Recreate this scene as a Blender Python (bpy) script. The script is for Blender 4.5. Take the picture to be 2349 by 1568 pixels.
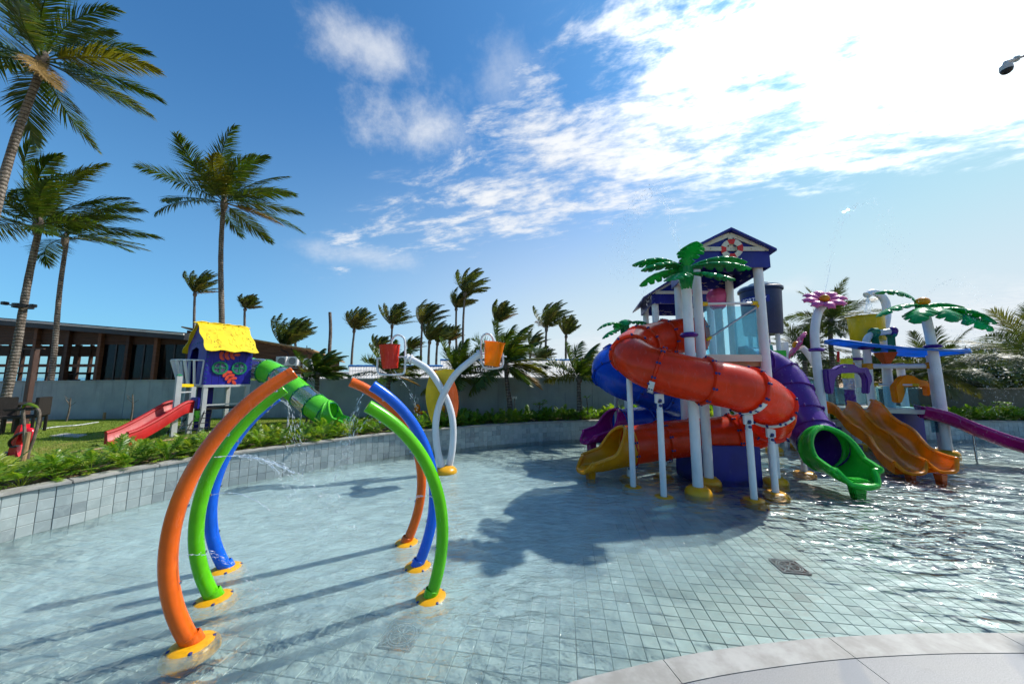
import bpy, bmesh, math, random
import numpy as np
from mathutils import Vector, Matrix, noise as mnoise
R = math.radians
rnd = random.Random(7)
for o in list(bpy.data.objects):
    bpy.data.objects.remove(o)
SC = bpy.context.scene
COL = SC.collection

# ------------------------------------------------------------------ camera
PITCH, H, FPX = R(6.2), 2.0, 752.1          # FPX: focal length for a 2348 px wide picture
cam = bpy.data.cameras.new('camera'); cam.sensor_width = 36.0; cam.lens = 36.0 * FPX / 2348
cam.clip_start = 0.05; cam.clip_end = 6000
camo = bpy.data.objects.new('camera', cam); COL.objects.link(camo)
camo.location = (0, 0, H); camo.rotation_euler = (R(90) + PITCH, 0, 0)
SC.camera = camo

def ray(x, y):
    a = (x - 1174) / FPX; b = -(y - 784) / FPX
    return Vector((a, math.cos(PITCH) - b * math.sin(PITCH), math.sin(PITCH) + b * math.cos(PITCH)))
def at(x, y, Y):                              # surveyed point at distance Y
    r = ray(x, y); return Vector((0, 0, H)) + r * (Y / r.y)
def g(x, y, z=0.0):                           # surveyed point at level z
    r = ray(x, y); return Vector((0, 0, H)) + r * ((z - H) / r.z)

# ------------------------------------------------------------------ render / colour
SC.render.engine = 'CYCLES'
SC.cycles.use_denoising = True
SC.cycles.max_bounces = 6; SC.cycles.transparent_max_bounces = 14
SC.cycles.diffuse_bounces = 2; SC.cycles.glossy_bounces = 3; SC.cycles.transmission_bounces = 2
SC.cycles.adaptive_threshold = 0.03
SC.cycles.sample_clamp_indirect = 6.0
SC.cycles.caustics_reflective = False; SC.cycles.caustics_refractive = False
SC.view_settings.view_transform = 'Standard'; SC.view_settings.look = 'None'
SC.view_settings.gamma = 1.0; SC.view_settings.use_curve_mapping = False
SC.view_settings.exposure = 0.50

# ------------------------------------------------------------------ node helper
class NT:
    def __init__(s, nt): s.nt = nt
    def n(s, typ, **kw):
        nd = s.nt.nodes.new(typ)
        for k, v in kw.items(): setattr(nd, k, v)
        return nd
    def put(s, sock, v):
        if isinstance(v, bpy.types.NodeSocket): s.nt.links.new(v, sock)
        elif v is not None:
            if hasattr(sock.default_value, '__len__') and not hasattr(v, '__len__'): v = [v] * len(sock.default_value)
            if hasattr(sock.default_value, '__len__') and len(sock.default_value) == 4 and len(v) == 3: v = tuple(v) + (1,)
            sock.default_value = v
    def m(s, op, a, b=None, c=None, clamp=False):
        nd = s.n('ShaderNodeMath', operation=op, use_clamp=clamp)
        s.put(nd.inputs[0], a); s.put(nd.inputs[1], b); s.put(nd.inputs[2], c)
        return nd.outputs[0]
    def vm(s, op, a, b=None, out=0, scale=None):
        nd = s.n('ShaderNodeVectorMath', operation=op)
        s.put(nd.inputs[0], a); s.put(nd.inputs[1], b)
        if scale is not None: s.put(nd.inputs['Scale'], scale)
        return nd.outputs[out]
    def noise(s, vec, scale, detail=4, rough=.55, dist=0.0, out='Fac'):
        nd = s.n('ShaderNodeTexNoise')
        s.put(nd.inputs['Vector'], vec); s.put(nd.inputs['Scale'], scale); s.put(nd.inputs['Detail'], detail)
        s.put(nd.inputs['Roughness'], rough); s.put(nd.inputs['Distortion'], dist)
        return nd.outputs[out]
    def step(s, x, lo, hi, a=0.0, b=1.0):
        nd = s.n('ShaderNodeMapRange', interpolation_type='SMOOTHSTEP')
        s.put(nd.inputs[0], x); s.put(nd.inputs[1], lo); s.put(nd.inputs[2], hi); s.put(nd.inputs[3], a); s.put(nd.inputs[4], b)
        return nd.outputs[0]
    def mix(s, f, a, b, blend='MIX'):
        nd = s.n('ShaderNodeMix', data_type='RGBA', blend_type=blend)
        s.put(nd.inputs[0], f); s.put(nd.inputs[6], a); s.put(nd.inputs[7], b)
        return nd.outputs[2]
    def comb(s, x, y, z):
        nd = s.n('ShaderNodeCombineXYZ'); s.put(nd.inputs[0], x); s.put(nd.inputs[1], y); s.put(nd.inputs[2], z); return nd.outputs[0]
    def mapping(s, vec, scale=(1, 1, 1), rot=(0, 0, 0), loc=(0, 0, 0)):
        nd = s.n('ShaderNodeMapping'); s.put(nd.inputs[0], vec)
        nd.inputs['Location'].default_value = loc; nd.inputs['Rotation'].default_value = rot; nd.inputs['Scale'].default_value = scale
        return nd.outputs[0]

# ------------------------------------------------------------------ sky, clouds, sun
SUN_AZ, SUN_EL = R(61), R(48)                # azimuth: clockwise from +Y
SUN = Vector((math.sin(SUN_AZ) * math.cos(SUN_EL), math.cos(SUN_AZ) * math.cos(SUN_EL), math.sin(SUN_EL)))
world = bpy.data.worlds.new('World'); SC.world = world; world.use_nodes = True
W = NT(world.node_tree); world.node_tree.nodes.clear()
sky = W.n('ShaderNodeTexSky', sky_type='NISHITA', sun_disc=False, sun_elevation=SUN_EL, sun_rotation=SUN_AZ,
          altitude=0.0, air_density=1.05, dust_density=0.7, ozone_density=2.6)
d = W.vm('NORMALIZE', W.n('ShaderNodeTexCoord').outputs['Generated'])
sp = W.n('ShaderNodeSeparateXYZ'); W.put(sp.inputs[0], d)
zc = W.m('ADD', W.m('MAXIMUM', sp.outputs[2], 0.0), 0.12)
pl = W.comb(W.m('DIVIDE', sp.outputs[0], zc), W.m('DIVIDE', sp.outputs[1], zc), 0.0)
plr = W.mapping(W.mapping(pl, rot=(0, 0, R(17.5))), scale=(.62, 1.25, 1))
big = W.noise(pl, 1.5, 3, .6); mid = W.noise(plr, 5.0, 6, .66, .35); cell = W.noise(plr, 26.0, 3, .60)
s_low = W.m('MULTIPLY', W.vm('DOT_PRODUCT', d, (0.155, 0.380, -0.912), out=1), -1.0)
s_left = W.vm('DOT_PRODUCT', d, (0.619, 0.579, -0.530), out=1)
wob = W.m('MULTIPLY_ADD', W.m('SUBTRACT', big, .5), .36, W.m('MULTIPLY', W.m('SUBTRACT', mid, .5), .30))
m_low = W.step(W.m('ADD', s_low, W.m('MULTIPLY', wob, .42)), -.03, .13)
m_left = W.step(W.m('ADD', s_left, wob), -.05, .30)
bank = W.m('MULTIPLY', m_low, m_left)
tex = W.m('ADD', W.m('MULTIPLY', cell, .40), W.m('MULTIPLY', W.step(mid, .25, .75), .44))          # about .3 .. .7
bank_a = W.m('MULTIPLY', W.step(W.m('ADD', tex, W.m('MULTIPLY', bank, .30)), .38, .95), .96)
bank_a = W.m('MULTIPLY', bank_a, W.step(bank, .0, .35))
pn = W.noise(d, 7.0, 6, .66); pv = W.m('MULTIPLY', W.m('SUBTRACT', pn, .5), 3.3)
def puff(c, rx, rz, top):
    c = Vector(c).normalized(); rt = Vector((c.y, -c.x, 0)).normalized(); up = rt.cross(c)
    a_ = W.m('DIVIDE', W.vm('DOT_PRODUCT', d, tuple(rt), out=1), rx); b_ = W.m('DIVIDE', W.vm('DOT_PRODUCT', d, tuple(up), out=1), rz)
    f_ = W.step(W.vm('DOT_PRODUCT', d, tuple(c), out=1), 0.5, 0.6)
    dist = W.m('SQRT', W.m('ADD', W.m('MULTIPLY', a_, a_), W.m('MULTIPLY', b_, b_)))
    v = W.m('ADD', W.m('SUBTRACT', 1.0, dist), pv)
    return W.m('MULTIPLY', W.m('MULTIPLY', W.step(v, -.35, 1.35), f_), top)
cl = bank_a
for pc in (((-.315, .635, .712), .105, .046, .66), ((-.215, .755, .615), .130, .060, .76), ((-.03, .70, .70), .10, .07, .34),
           ((-.40, .86, .33), .16, .03, .45), ((.62, .72, .20), .04, .025, .35), ((.83, .56, .10), .26, .07, .55), ((.30, .95, .10), .45, .04, .35)):
    cl = W.m('MAXIMUM', cl, puff(*pc))
sundot = W.m('MAXIMUM', W.vm('DOT_PRODUCT', d, tuple(SUN), out=1), 0.0)
shade = W.step(W.m('ADD', W.m('MULTIPLY', mid, .6), W.m('MULTIPLY', cell, .4)), .36, .58)
glow = W.m('MULTIPLY_ADD', W.m('POWER', sundot, 22.0), 8.0, 1.0)                 # cloud is brightest round the sun
ccol = W.vm('SCALE', W.mix(shade, (6.3, 6.75, 7.45), (8.0, 8.15, 8.3)), scale=glow)
skyc = W.mix(1.0, sky.outputs[0], (0.50, 1.06, 1.40), 'MULTIPLY')
# whitish sea haze low in the sky, thicker towards the sun
hs = W.vm('DOT_PRODUCT', d, tuple(Vector((SUN.x, SUN.y, 0)).normalized()), out=1)
hside = W.step(hs, -.45, .75)
hz = W.m('MULTIPLY', W.step(sp.outputs[2], -.05, .70, 1.0, .0), W.m('MULTIPLY_ADD', hside, .66, .38))
skyc = W.vm('MINIMUM', skyc, (4.6, 6.2, 8.0))          # the sky round the sun stays blue behind the thin cloud
skyc = W.mix(hz, skyc, W.mix(hside, (2.5, 5.1, 7.2), (6.2, 6.9, 7.4)))
bgc = W.mix(cl, skyc, ccol)
bg = W.n('ShaderNodeBackground'); W.put(bg.inputs[0], bgc); bg.inputs[1].default_value = 0.085
world.cycles.sampling_method = 'MANUAL'; world.cycles.sample_map_resolution = 512
wo = W.n('ShaderNodeOutputWorld'); world.node_tree.links.new(bg.outputs[0], wo.inputs[0])

sun = bpy.data.lights.new('sun', 'SUN'); sun.energy = 3.7; sun.angle = R(0.8); sun.color = (1, .955, .88)
suno = bpy.data.objects.new('sun', sun); COL.objects.link(suno); suno.location = SUN * 60
suno.rotation_euler = SUN.to_track_quat('Z', 'Y').to_euler()

# ------------------------------------------------------------------ materials
MATS = {}
def newmat(name):
    m = bpy.data.materials.new(name); m.use_nodes = True; m.node_tree.nodes.clear()
    T = NT(m.node_tree); out = T.n('ShaderNodeOutputMaterial')
    MATS[name] = m
    return m, T, out
def pbsdf(T, out, color, rough=.5, spec=.5, coat=0.0, normal=None, metal=0.0, **kw):
    b = T.n('ShaderNodeBsdfPrincipled')
    T.put(b.inputs['Base Color'], color); T.put(b.inputs['Roughness'], rough); T.put(b.inputs['Specular IOR Level'], spec)
    T.put(b.inputs['Coat Weight'], coat); T.put(b.inputs['Metallic'], metal); b.inputs['Coat Roughness'].default_value = .08
    if normal is not None: T.put(b.inputs['Normal'], normal)
    for k, v in kw.items(): T.put(b.inputs[k], v)
    if out is not None: T.nt.links.new(b.outputs[0], out.inputs[0])
    return b
def bump(T, h, strength=.2, dist=.02):
    nd = T.n('ShaderNodeBump'); nd.inputs['Strength'].default_value = strength; nd.inputs['Distance'].default_value = dist
    T.put(nd.inputs['Height'], h); return nd.outputs[0]
def wpos(T): return T.n('ShaderNodeNewGeometry').outputs['Position']
def opos(T): return T.n('ShaderNodeTexCoord').outputs['Object']
def plastic(name, c, rough=.24, coat=.0, var=.12, dirt=.08, bump_s=0, tr=0):
    """moulded plastic / painted fibreglass: slight fade, scuffs and water stains"""
    m, T, out = newmat(name); p = wpos(T)
    n1 = T.noise(p, 2.2, 4, .6); n2 = T.noise(T.mapping(p, scale=(6, 6, 1.2)), 3.0, 4, .65)
    c2 = tuple(min(1, x * (1 + var)) for x in c); c1 = tuple(x * (1 - var) for x in c)
    col = T.mix(T.step(n1, .35, .65), c1, c2)
    col = T.mix(T.m('MULTIPLY', T.step(n2, .55, .8), dirt), col, (.42, .40, .36))
    rg = T.m('MULTIPLY_ADD', T.step(n2, .4, .75), .08, rough - .02)
    b = pbsdf(T, out, col, rg, .36, coat)
    if tr:
        t = T.n('ShaderNodeBsdfTranslucent'); T.put(t.inputs[0], T.mix(1, col, (1.5, 1.6, 1.5), 'MULTIPLY')); mx = T.n('ShaderNodeMixShader'); mx.inputs[0].default_value = tr
        T.nt.links.new(b.outputs[0], mx.inputs[1]); T.nt.links.new(t.outputs[0], mx.inputs[2]); T.nt.links.new(mx.outputs[0], out.inputs[0])
    return m
def rough_mat(name, c1, c2, scale=3, rough=.75, b=.3, bs=30, dist=.02, stretch=(1, 1, 1), spec=.3):
    m, T, out = newmat(name); p = T.mapping(wpos(T), scale=stretch)
    n1 = T.noise(p, scale, 6, .65, .2)
    col = T.mix(T.step(n1, .3, .7), c1, c2)
    pbsdf(T, out, col, rough, spec, 0, bump(T, T.noise(p, bs, 5, .6), b, dist))
    return m
plastic('red', (.60, .030, .018)); plastic('slide_red', (.74, .048, .008), tr=.28); plastic('blue', (.006, .075, .55), tr=.2); plastic('arch_blue', (.006, .115, .68))
plastic('purple', (.085, .022, .22)); plastic('magenta', (.36, .012, .17), tr=.1); plastic('pink', (.62, .10, .28)); plastic('slide_green', (.025, .46, .035), tr=.15)
plastic('lime', (.10, .52, .03)); plastic('arch_green', (.10, .50, .004)); plastic('arch_orange', (.78, .125, .008)); plastic('orange', (.90, .29, .004), tr=.3); plastic('deep_orange', (.66, .11, .02))
plastic('amber', (.76, .29, .005), tr=.1); plastic('yellow', (.72, .46, .012)); plastic('base_yellow', (.70, .34, .008), rough=.32); plastic('palm_plastic', (.014, .34, .085), tr=.3)
plastic('royal', (.010, .016, .20), rough=.4); plastic('house_blue', (.012, .013, .26), rough=.42); plastic('house_yellow', (.80, .56, .010), rough=.45, coat=.0)
plastic('bolt_blue', (.02, .03, .16), rough=.35); plastic('bolt_green', (.02, .20, .09)); plastic('frame_green', (.012, .18, .085))
plastic('white', (.72, .73, .74), rough=.33, var=.05, dirt=.25); plastic('cream', (.62, .58, .46), rough=.5, coat=0, var=.06, dirt=.3)
plastic('grey_paint', (.48, .50, .50), rough=.45, coat=0, var=.06, dirt=.25); plastic('tank_blue', (.018, .030, .085), rough=.45, coat=0)
plastic('dark_red', (.42, .014, .014), rough=.45); plastic('leaf_red', (.62, .06, .03), rough=.45); plastic('black_plastic', (.015, .015, .017), rough=.45, coat=0); plastic('hivis', (.75, .80, .02), rough=.6, coat=0)
plastic('brown_metal', (.075, .04, .03), rough=.5, coat=0); plastic('ac_white', (.66, .66, .64), rough=.5, coat=0); plastic('aqua', (.10, .48, .42))
plastic('canopy_blue', (.008, .20, .60), rough=.4, tr=.45); plastic('rider_red', (.62, .012, .03)); plastic('chrome', (.45, .46, .47), rough=.22); MATS['chrome'].node_tree.nodes['Principled BSDF'].inputs['Metallic'].default_value = .9
plastic('logo_white', (.8, .8, .8), rough=.5, dirt=0); plastic('rope', (.03, .03, .035), rough=.8, coat=0); plastic('marking', (.30, .19, .015), rough=.6, coat=0)
def mat_render_wall():
    m, T, out = newmat('concrete_wall'); p = wpos(T)
    n1 = T.noise(p, 1.1, 5, .62); st = T.noise(T.mapping(p, scale=(3.2, 3.2, .22)), 2.0, 5, .65); n2 = T.noise(p, 40, 4, .6)
    sz = T.n('ShaderNodeSeparateXYZ'); T.put(sz.inputs[0], p)
    c = T.mix(T.step(n1, .3, .7), (.27, .305, .315), (.36, .395, .40))
    c = T.mix(T.m('MULTIPLY', T.step(st, .52, .72), .40), c, (.16, .175, .17))                       # run-down streaks
    c = T.mix(T.m('MULTIPLY', T.step(T.m('ADD', sz.outputs[2], T.m('MULTIPLY', n1, .25)), .95, .62), .45), c, (.20, .17, .13))   # splashed soil at the foot
    pbsdf(T, out, c, .85, .3, 0, bump(T, n2, .25, .01))
mat_render_wall()
rough_mat('dark_wall', (.085, .08, .07), (.12, .112, .10), 1.2, .85, .25, 40, .01)
rough_mat('coping_stone', (.25, .24, .215), (.38, .372, .345), 5, .55, .12, 120, .004, spec=.4)
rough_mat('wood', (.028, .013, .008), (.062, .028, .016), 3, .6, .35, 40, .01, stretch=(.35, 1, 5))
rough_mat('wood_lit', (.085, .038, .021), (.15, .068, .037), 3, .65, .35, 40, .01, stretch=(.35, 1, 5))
rough_mat('timber', (.30, .18, .09), (.42, .27, .14), 4, .6, .3, 50, .01)
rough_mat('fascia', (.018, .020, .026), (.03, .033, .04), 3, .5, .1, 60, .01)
rough_mat('roof_sheet', (.50, .47, .43), (.66, .64, .60), 1.5, .6, .15, 60, .01)
rough_mat('ridge_blue', (.05, .16, .38), (.08, .24, .50), 4, .5, .1, 60, .01)
rough_mat('rattan', (.016, .013, .011), (.035, .028, .024), 60, .6, .6, 130, .01)
rough_mat('sand', (.34, .22, .12), (.46, .32, .19), 5, .95, .5, 60, .02)
rough_mat('soil', (.07, .05, .035), (.15, .10, .06), 9, .95, .6, 50, .03)
def mat_paver():
    m, T, out = newmat('deck_granite'); p = wpos(T); n1 = T.noise(p, 170, 3, .7); n2 = T.noise(p, 2.5, 4, .6)
    w = T.n('ShaderNodeTexWave', wave_type='BANDS', bands_direction='X'); T.put(w.inputs['Vector'], T.mapping(p, rot=(0, 0, R(35)))); w.inputs['Scale'].default_value = .32; w.inputs['Distortion'].default_value = 5; w.inputs['Detail'].default_value = 5
    c = T.mix(T.step(n1, .35, .65), (.20, .20, .198), (.285, .285, .28)); c = T.mix(T.m('MULTIPLY', T.step(n2, .4, .7), .4), c, (.27, .262, .24)); c = T.mix(T.m('MULTIPLY', T.step(T.noise(p, 9, 5, .7), .60, .75), .45), c, (.15, .148, .145))
    c = T.mix(T.m('MULTIPLY', T.step(w.outputs['Fac'], .90, .985), .55), c, (.15, .17, .20))
    pbsdf(T, out, c, .5, .4, 0, bump(T, n1, .06, .003))
mat_paver()
rough_mat('grate', (.16, .17, .18), (.26, .27, .28), 20, .5, .2, 60, .01)
rough_mat('grout', (.19, .145, .12), (.30, .24, .20), 8, .9, .3, 60, .01)
rough_mat('bark_thin', (.09, .07, .055), (.2, .165, .13), 12, .9, .5, 50, .01)

def mat_trunk():
    m, T, out = newmat('palm_trunk'); p = opos(T)
    w = T.n('ShaderNodeTexWave', wave_type='BANDS', bands_direction='Z'); T.put(w.inputs['Vector'], p)
    w.inputs['Scale'].default_value = 3.2; w.inputs['Distortion'].default_value = 3.5; w.inputs['Detail'].default_value = 3; w.inputs['Detail Scale'].default_value = 2.5
    n1 = T.noise(T.mapping(p, scale=(9, 9, 2)), 1.5, 6, .7)
    c = T.mix(T.step(n1, .3, .7), (.10, .078, .06), (.27, .235, .20))
    c = T.mix(T.m('MULTIPLY', T.step(w.outputs['Fac'], .62, .95), .75), c, (.045, .036, .03))
    h = T.m('ADD', T.m('MULTIPLY', w.outputs['Fac'], -.7), T.m('MULTIPLY', n1, .8))
    pbsdf(T, out, c, .9, .2, 0, bump(T, h, .7, .03))
mat_trunk()
def leafmat(name, c1, c2, c3, tr=.35, rough=.42):
    m, T, out = newmat(name)
    gi = T.n('ShaderNodeNewGeometry'); oi = T.n('ShaderNodeObjectInfo')
    n1 = T.noise(gi.outputs['Position'], 1.7, 4, .6)
    c = T.mix(T.step(n1, .3, .7), c1, c2)
    c = T.mix(T.m('MULTIPLY', T.step(oi.outputs['Random'], .72, 1.0), .85), c, c3)
    c = T.mix(T.m('MULTIPLY', T.step(gi.outputs['Random Per Island'], .7, 1.0), .6), c, c3)
    b = pbsdf(T, None, c, rough, .4)
    t = T.n('ShaderNodeBsdfTranslucent'); T.put(t.inputs[0], T.mix(1, c, (1.3, 1.25, .5), 'MULTIPLY'))
    mx = T.n('ShaderNodeMixShader'); mx.inputs[0].default_value = tr
    T.nt.links.new(b.outputs[0], mx.inputs[1]); T.nt.links.new(t.outputs[0], mx.inputs[2]); T.nt.links.new(mx.outputs[0], out.inputs[0])
leafmat('palm_leaf', (.030, .066, .010), (.065, .115, .014), (.17, .16, .02), .38, .34)
leafmat('palm_far', (.045, .075, .022), (.085, .125, .032), (.15, .14, .04), .38, .45)
leafmat('palm_dry', (.20, .13, .04), (.30, .19, .06), (.22, .13, .04), .3, .6)
leafmat('shrub', (.065, .18, .014), (.15, .30, .022), (.30, .36, .04), .5, .35)
leafmat('shrub_dry', (.30, .20, .10), (.42, .30, .16), (.3, .2, .1), .2, .7)
leafmat('tree_leaf', (.022, .045, .012), (.05, .085, .02), (.09, .11, .03), .3, .5)
leafmat('grass', (.11, .20, .018), (.19, .28, .03), (.32, .30, .07), .4, .6)

def mat_lawn():
    m, T, out = newmat('lawn'); p = wpos(T)
    n1 = T.noise(p, .9, 6, .65); n2 = T.noise(p, 9, 5, .7); n3 = T.noise(p, 60, 3, .7)
    c = T.mix(T.step(n2, .3, .7), (.12, .19, .018), (.23, .29, .035))
    c = T.mix(T.step(n1, .52, .72), c, (.32, .29, .07))
    c = T.mix(T.m('MULTIPLY', n3, .35), c, (.05, .085, .012))
    pbsdf(T, out, c, .9, .15, 0, bump(T, n3, .8, .05))
mat_lawn()
def mat_tile(name, c1, c2, c3):
    m, T, out = newmat(name); p = wpos(T)
    oi = T.n('ShaderNodeObjectInfo'); gi = T.n('ShaderNodeNewGeometry')
    r = T.m('FRACT', T.m('ADD', oi.outputs['Random'], gi.outputs['Random Per Island']))
    off = T.vm('ADD', p, T.comb(T.m('MULTIPLY', r, 37), T.m('MULTIPLY', r, 11), 0))
    n1 = T.noise(off, 5, 7, .68, .8); n2 = T.noise(off, 28, 5, .7)
    c = T.mix(r, c1, c2)
    c = T.mix(T.m('MULTIPLY', T.step(r, .78, .95), .8), c, c3)
    c = T.mix(T.m('MULTIPLY', T.step(n1, .45, .72), .38), c, tuple(min(1, x * 1.35) for x in c2))
    c = T.mix(T.m('MULTIPLY', T.step(n2, .55, .8), .22), c, tuple(x * .55 for x in c1))
    pbsdf(T, out, c, T.m('MULTIPLY_ADD', n1, .25, .30), .45, 0, bump(T, n2, .12, .006))
mat_tile('floor_tile', (.33, .40, .385), (.45, .515, .495), (.25, .29, .28))
mat_tile('wall_tile', (.27, .325, .325), (.40, .455, .45), (.18, .22, .23))

def mat_water():
    m, T, out = newmat('water'); p = wpos(T)
    sp_ = T.n('ShaderNodeSeparateXYZ'); T.put(sp_.inputs[0], p)
    # stirred, bubbly water round the spraying arches and the bucket tree
    dx = T.m('DIVIDE', T.m('ADD', sp_.outputs[0], 1.9), 4.6); dy = T.m('DIVIDE', T.m('SUBTRACT', sp_.outputs[1], 5.3), 3.0)
    rad = T.m('SQRT', T.m('ADD', T.m('MULTIPLY', dx, dx), T.m('MULTIPLY', dy, dy)))
    nb = T.noise(p, .55, 5, .6, .6)
    stir = T.step(T.m('ADD', T.m('SUBTRACT', 1.0, rad), T.m('MULTIPLY', T.m('SUBTRACT', nb, .5), .9)), -.25, .42)
    # ripples
    q1 = T.mapping(p, scale=(1.0, 2.1, 1), rot=(0, 0, R(12)))
    w1 = T.noise(q1, 2.3, 1, .4, .6); w2 = T.noise(T.mapping(p, scale=(1, 1.7, 1), rot=(0, 0, R(-22))), 5.6, 2, .45, .5)
    w3 = T.noise(p, 34.0, 3, .7, .3)
    calm = T.step(T.noise(p, .38, 3, .5, .3), .38, .66, .45, 1.25)
    # the sheet is quiet in front of the tower, choppier towards the far slides
    qx = T.m('DIVIDE', T.m('SUBTRACT', sp_.outputs[0], 1.7), 1.7); qy = T.m('DIVIDE', T.m('SUBTRACT', sp_.outputs[1], 3.6), 1.9)
    quiet = T.step(T.m('ADD', T.m('MULTIPLY', qx, qx), T.m('MULTIPLY', qy, qy)), .3, 1.5, .30, 1.0)
    side = T.step(T.m('ADD', sp_.outputs[0], T.m('MULTIPLY', sp_.outputs[1], .15)), 3.0, 8.0, 1.0, 1.5)
    chop = T.m('MULTIPLY', T.m('MULTIPLY', calm, quiet), side)
    h = T.m('MULTIPLY', T.m('ADD', T.m('MULTIPLY', w1, 1.1), T.m('MULTIPLY', w2, T.m('MULTIPLY_ADD', stir, .75, .36))), chop)
    h = T.m('ADD', h, T.m('MULTIPLY', T.m('MULTIPLY', w3, .10), T.m('ADD', T.m('MULTIPLY', stir, 1.6), T.step(sp_.outputs[0], .2, 1.6, .9, .12))))
    nrm = bump(T, h, 1.0, .095)
    fr = T.n('ShaderNodeFresnel'); fr.inputs[0].default_value = 1.333; T.put(fr.inputs[1], nrm)
    gl = T.n('ShaderNodeBsdfGlossy'); T.put(gl.inputs['Roughness'], T.m('ADD', T.m('MULTIPLY_ADD', stir, .05, .03), T.m('MULTIPLY', T.m('SUBTRACT', side, 1.0), .13))); T.put(gl.inputs['Normal'], nrm)
    gl.inputs['Color'].default_value = (1, 1, 1, 1)
    tr = T.n('ShaderNodeBsdfTransparent'); tr.inputs[0].default_value = (.91, .98, .97, 1)
    df = T.n('ShaderNodeBsdfDiffuse'); df.inputs[0].default_value = (.54, .76, .76, 1); T.put(df.inputs['Normal'], bump(T, h, .8, .05))
    foam = T.m('MULTIPLY', stir, T.m('MULTIPLY_ADD', T.noise(p, 3.5, 4, .65), .50, .22))
    m1 = T.n('ShaderNodeMixShader'); T.put(m1.inputs[0], foam); T.nt.links.new(tr.outputs[0], m1.inputs[1]); T.nt.links.new(df.outputs[0], m1.inputs[2])
    m2 = T.n('ShaderNodeMixShader'); T.put(m2.inputs[0], T.m('MULTIPLY', fr.outputs[0], 1.0)); T.nt.links.new(m1.outputs[0], m2.inputs[1]); T.nt.links.new(gl.outputs[0], m2.inputs[2])
    T.nt.links.new(m2.outputs[0], out.inputs[0])
mat_water()
def glassmat(name, tint, refl=.10, film=.12, filmc=(.6, .75, .8), rough=.03, drops=True, fres=.6):
    m, T, out = newmat(name); p = wpos(T)
    lw = T.n('ShaderNodeLayerWeight'); lw.inputs[0].default_value = .25
    gl = T.n('ShaderNodeBsdfGlossy'); gl.inputs['Roughness'].default_value = rough
    if drops: T.put(gl.inputs['Normal'], bump(T, T.noise(p, 45, 3, .6), .35, .01))
    tr = T.n('ShaderNodeBsdfTransparent'); tr.inputs[0].default_value = tuple(tint) + (1,)
    df = T.n('ShaderNodeBsdfDiffuse'); df.inputs[0].default_value = tuple(filmc) + (1,)
    tl = T.n('ShaderNodeBsdfTranslucent'); tl.inputs[0].default_value = tuple(filmc) + (1,)
    a1 = T.n('ShaderNodeAddShader'); T.nt.links.new(df.outputs[0], a1.inputs[0]); T.nt.links.new(tl.outputs[0], a1.inputs[1])
    f = T.m('MULTIPLY', T.step(T.noise(p, 38, 3, .7), .45, .7, .4, 1.6), film)
    m1 = T.n('ShaderNodeMixShader'); T.put(m1.inputs[0], f); T.nt.links.new(tr.outputs[0], m1.inputs[1]); T.nt.links.new(a1.outputs[0], m1.inputs[2])
    m2 = T.n('ShaderNodeMixShader'); T.put(m2.inputs[0], T.m('MULTIPLY_ADD', lw.outputs['Fresnel'], fres, refl))
    T.nt.links.new(m1.outputs[0], m2.inputs[1]); T.nt.links.new(gl.outputs[0], m2.inputs[2]); T.nt.links.new(m2.outputs[0], out.inputs[0])
glassmat('panel_glass', (.66, .90, .96), .03, .06, (.30, .62, .72))
glassmat('window_glass', (.14, .18, .23), .015, .005, drops=False, fres=.25)
glassmat('clear_tube', (.93, .96, .95), .05, .22, (.60, .63, .61), drops=False)
glassmat('droplet', (.95, .97, 1), .25, .35, (.9, .95, 1), drops=False)
glassmat('mist', (.985, .99, .99), .01, .05, (.85, .9, .92), rough=.3, drops=False)
def mat_foil():
    m, T, out = newmat('foil'); p = wpos(T)
    v = T.n('ShaderNodeTexVoronoi'); T.put(v.inputs['Vector'], p); v.inputs['Scale'].default_value = 40
    pbsdf(T, out, (.8, .8, .8), .12, .5, 0, bump(T, v.outputs['Distance'], 1.0, .05), metal=1.0)
mat_foil()
def mat_sea():
    m, T, out = newmat('sea'); p = wpos(T)
    pbsdf(T, out, (.03, .12, .16), .25, .5, 0, bump(T, T.noise(p, .6, 4), .4, .3))
mat_sea()

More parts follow.
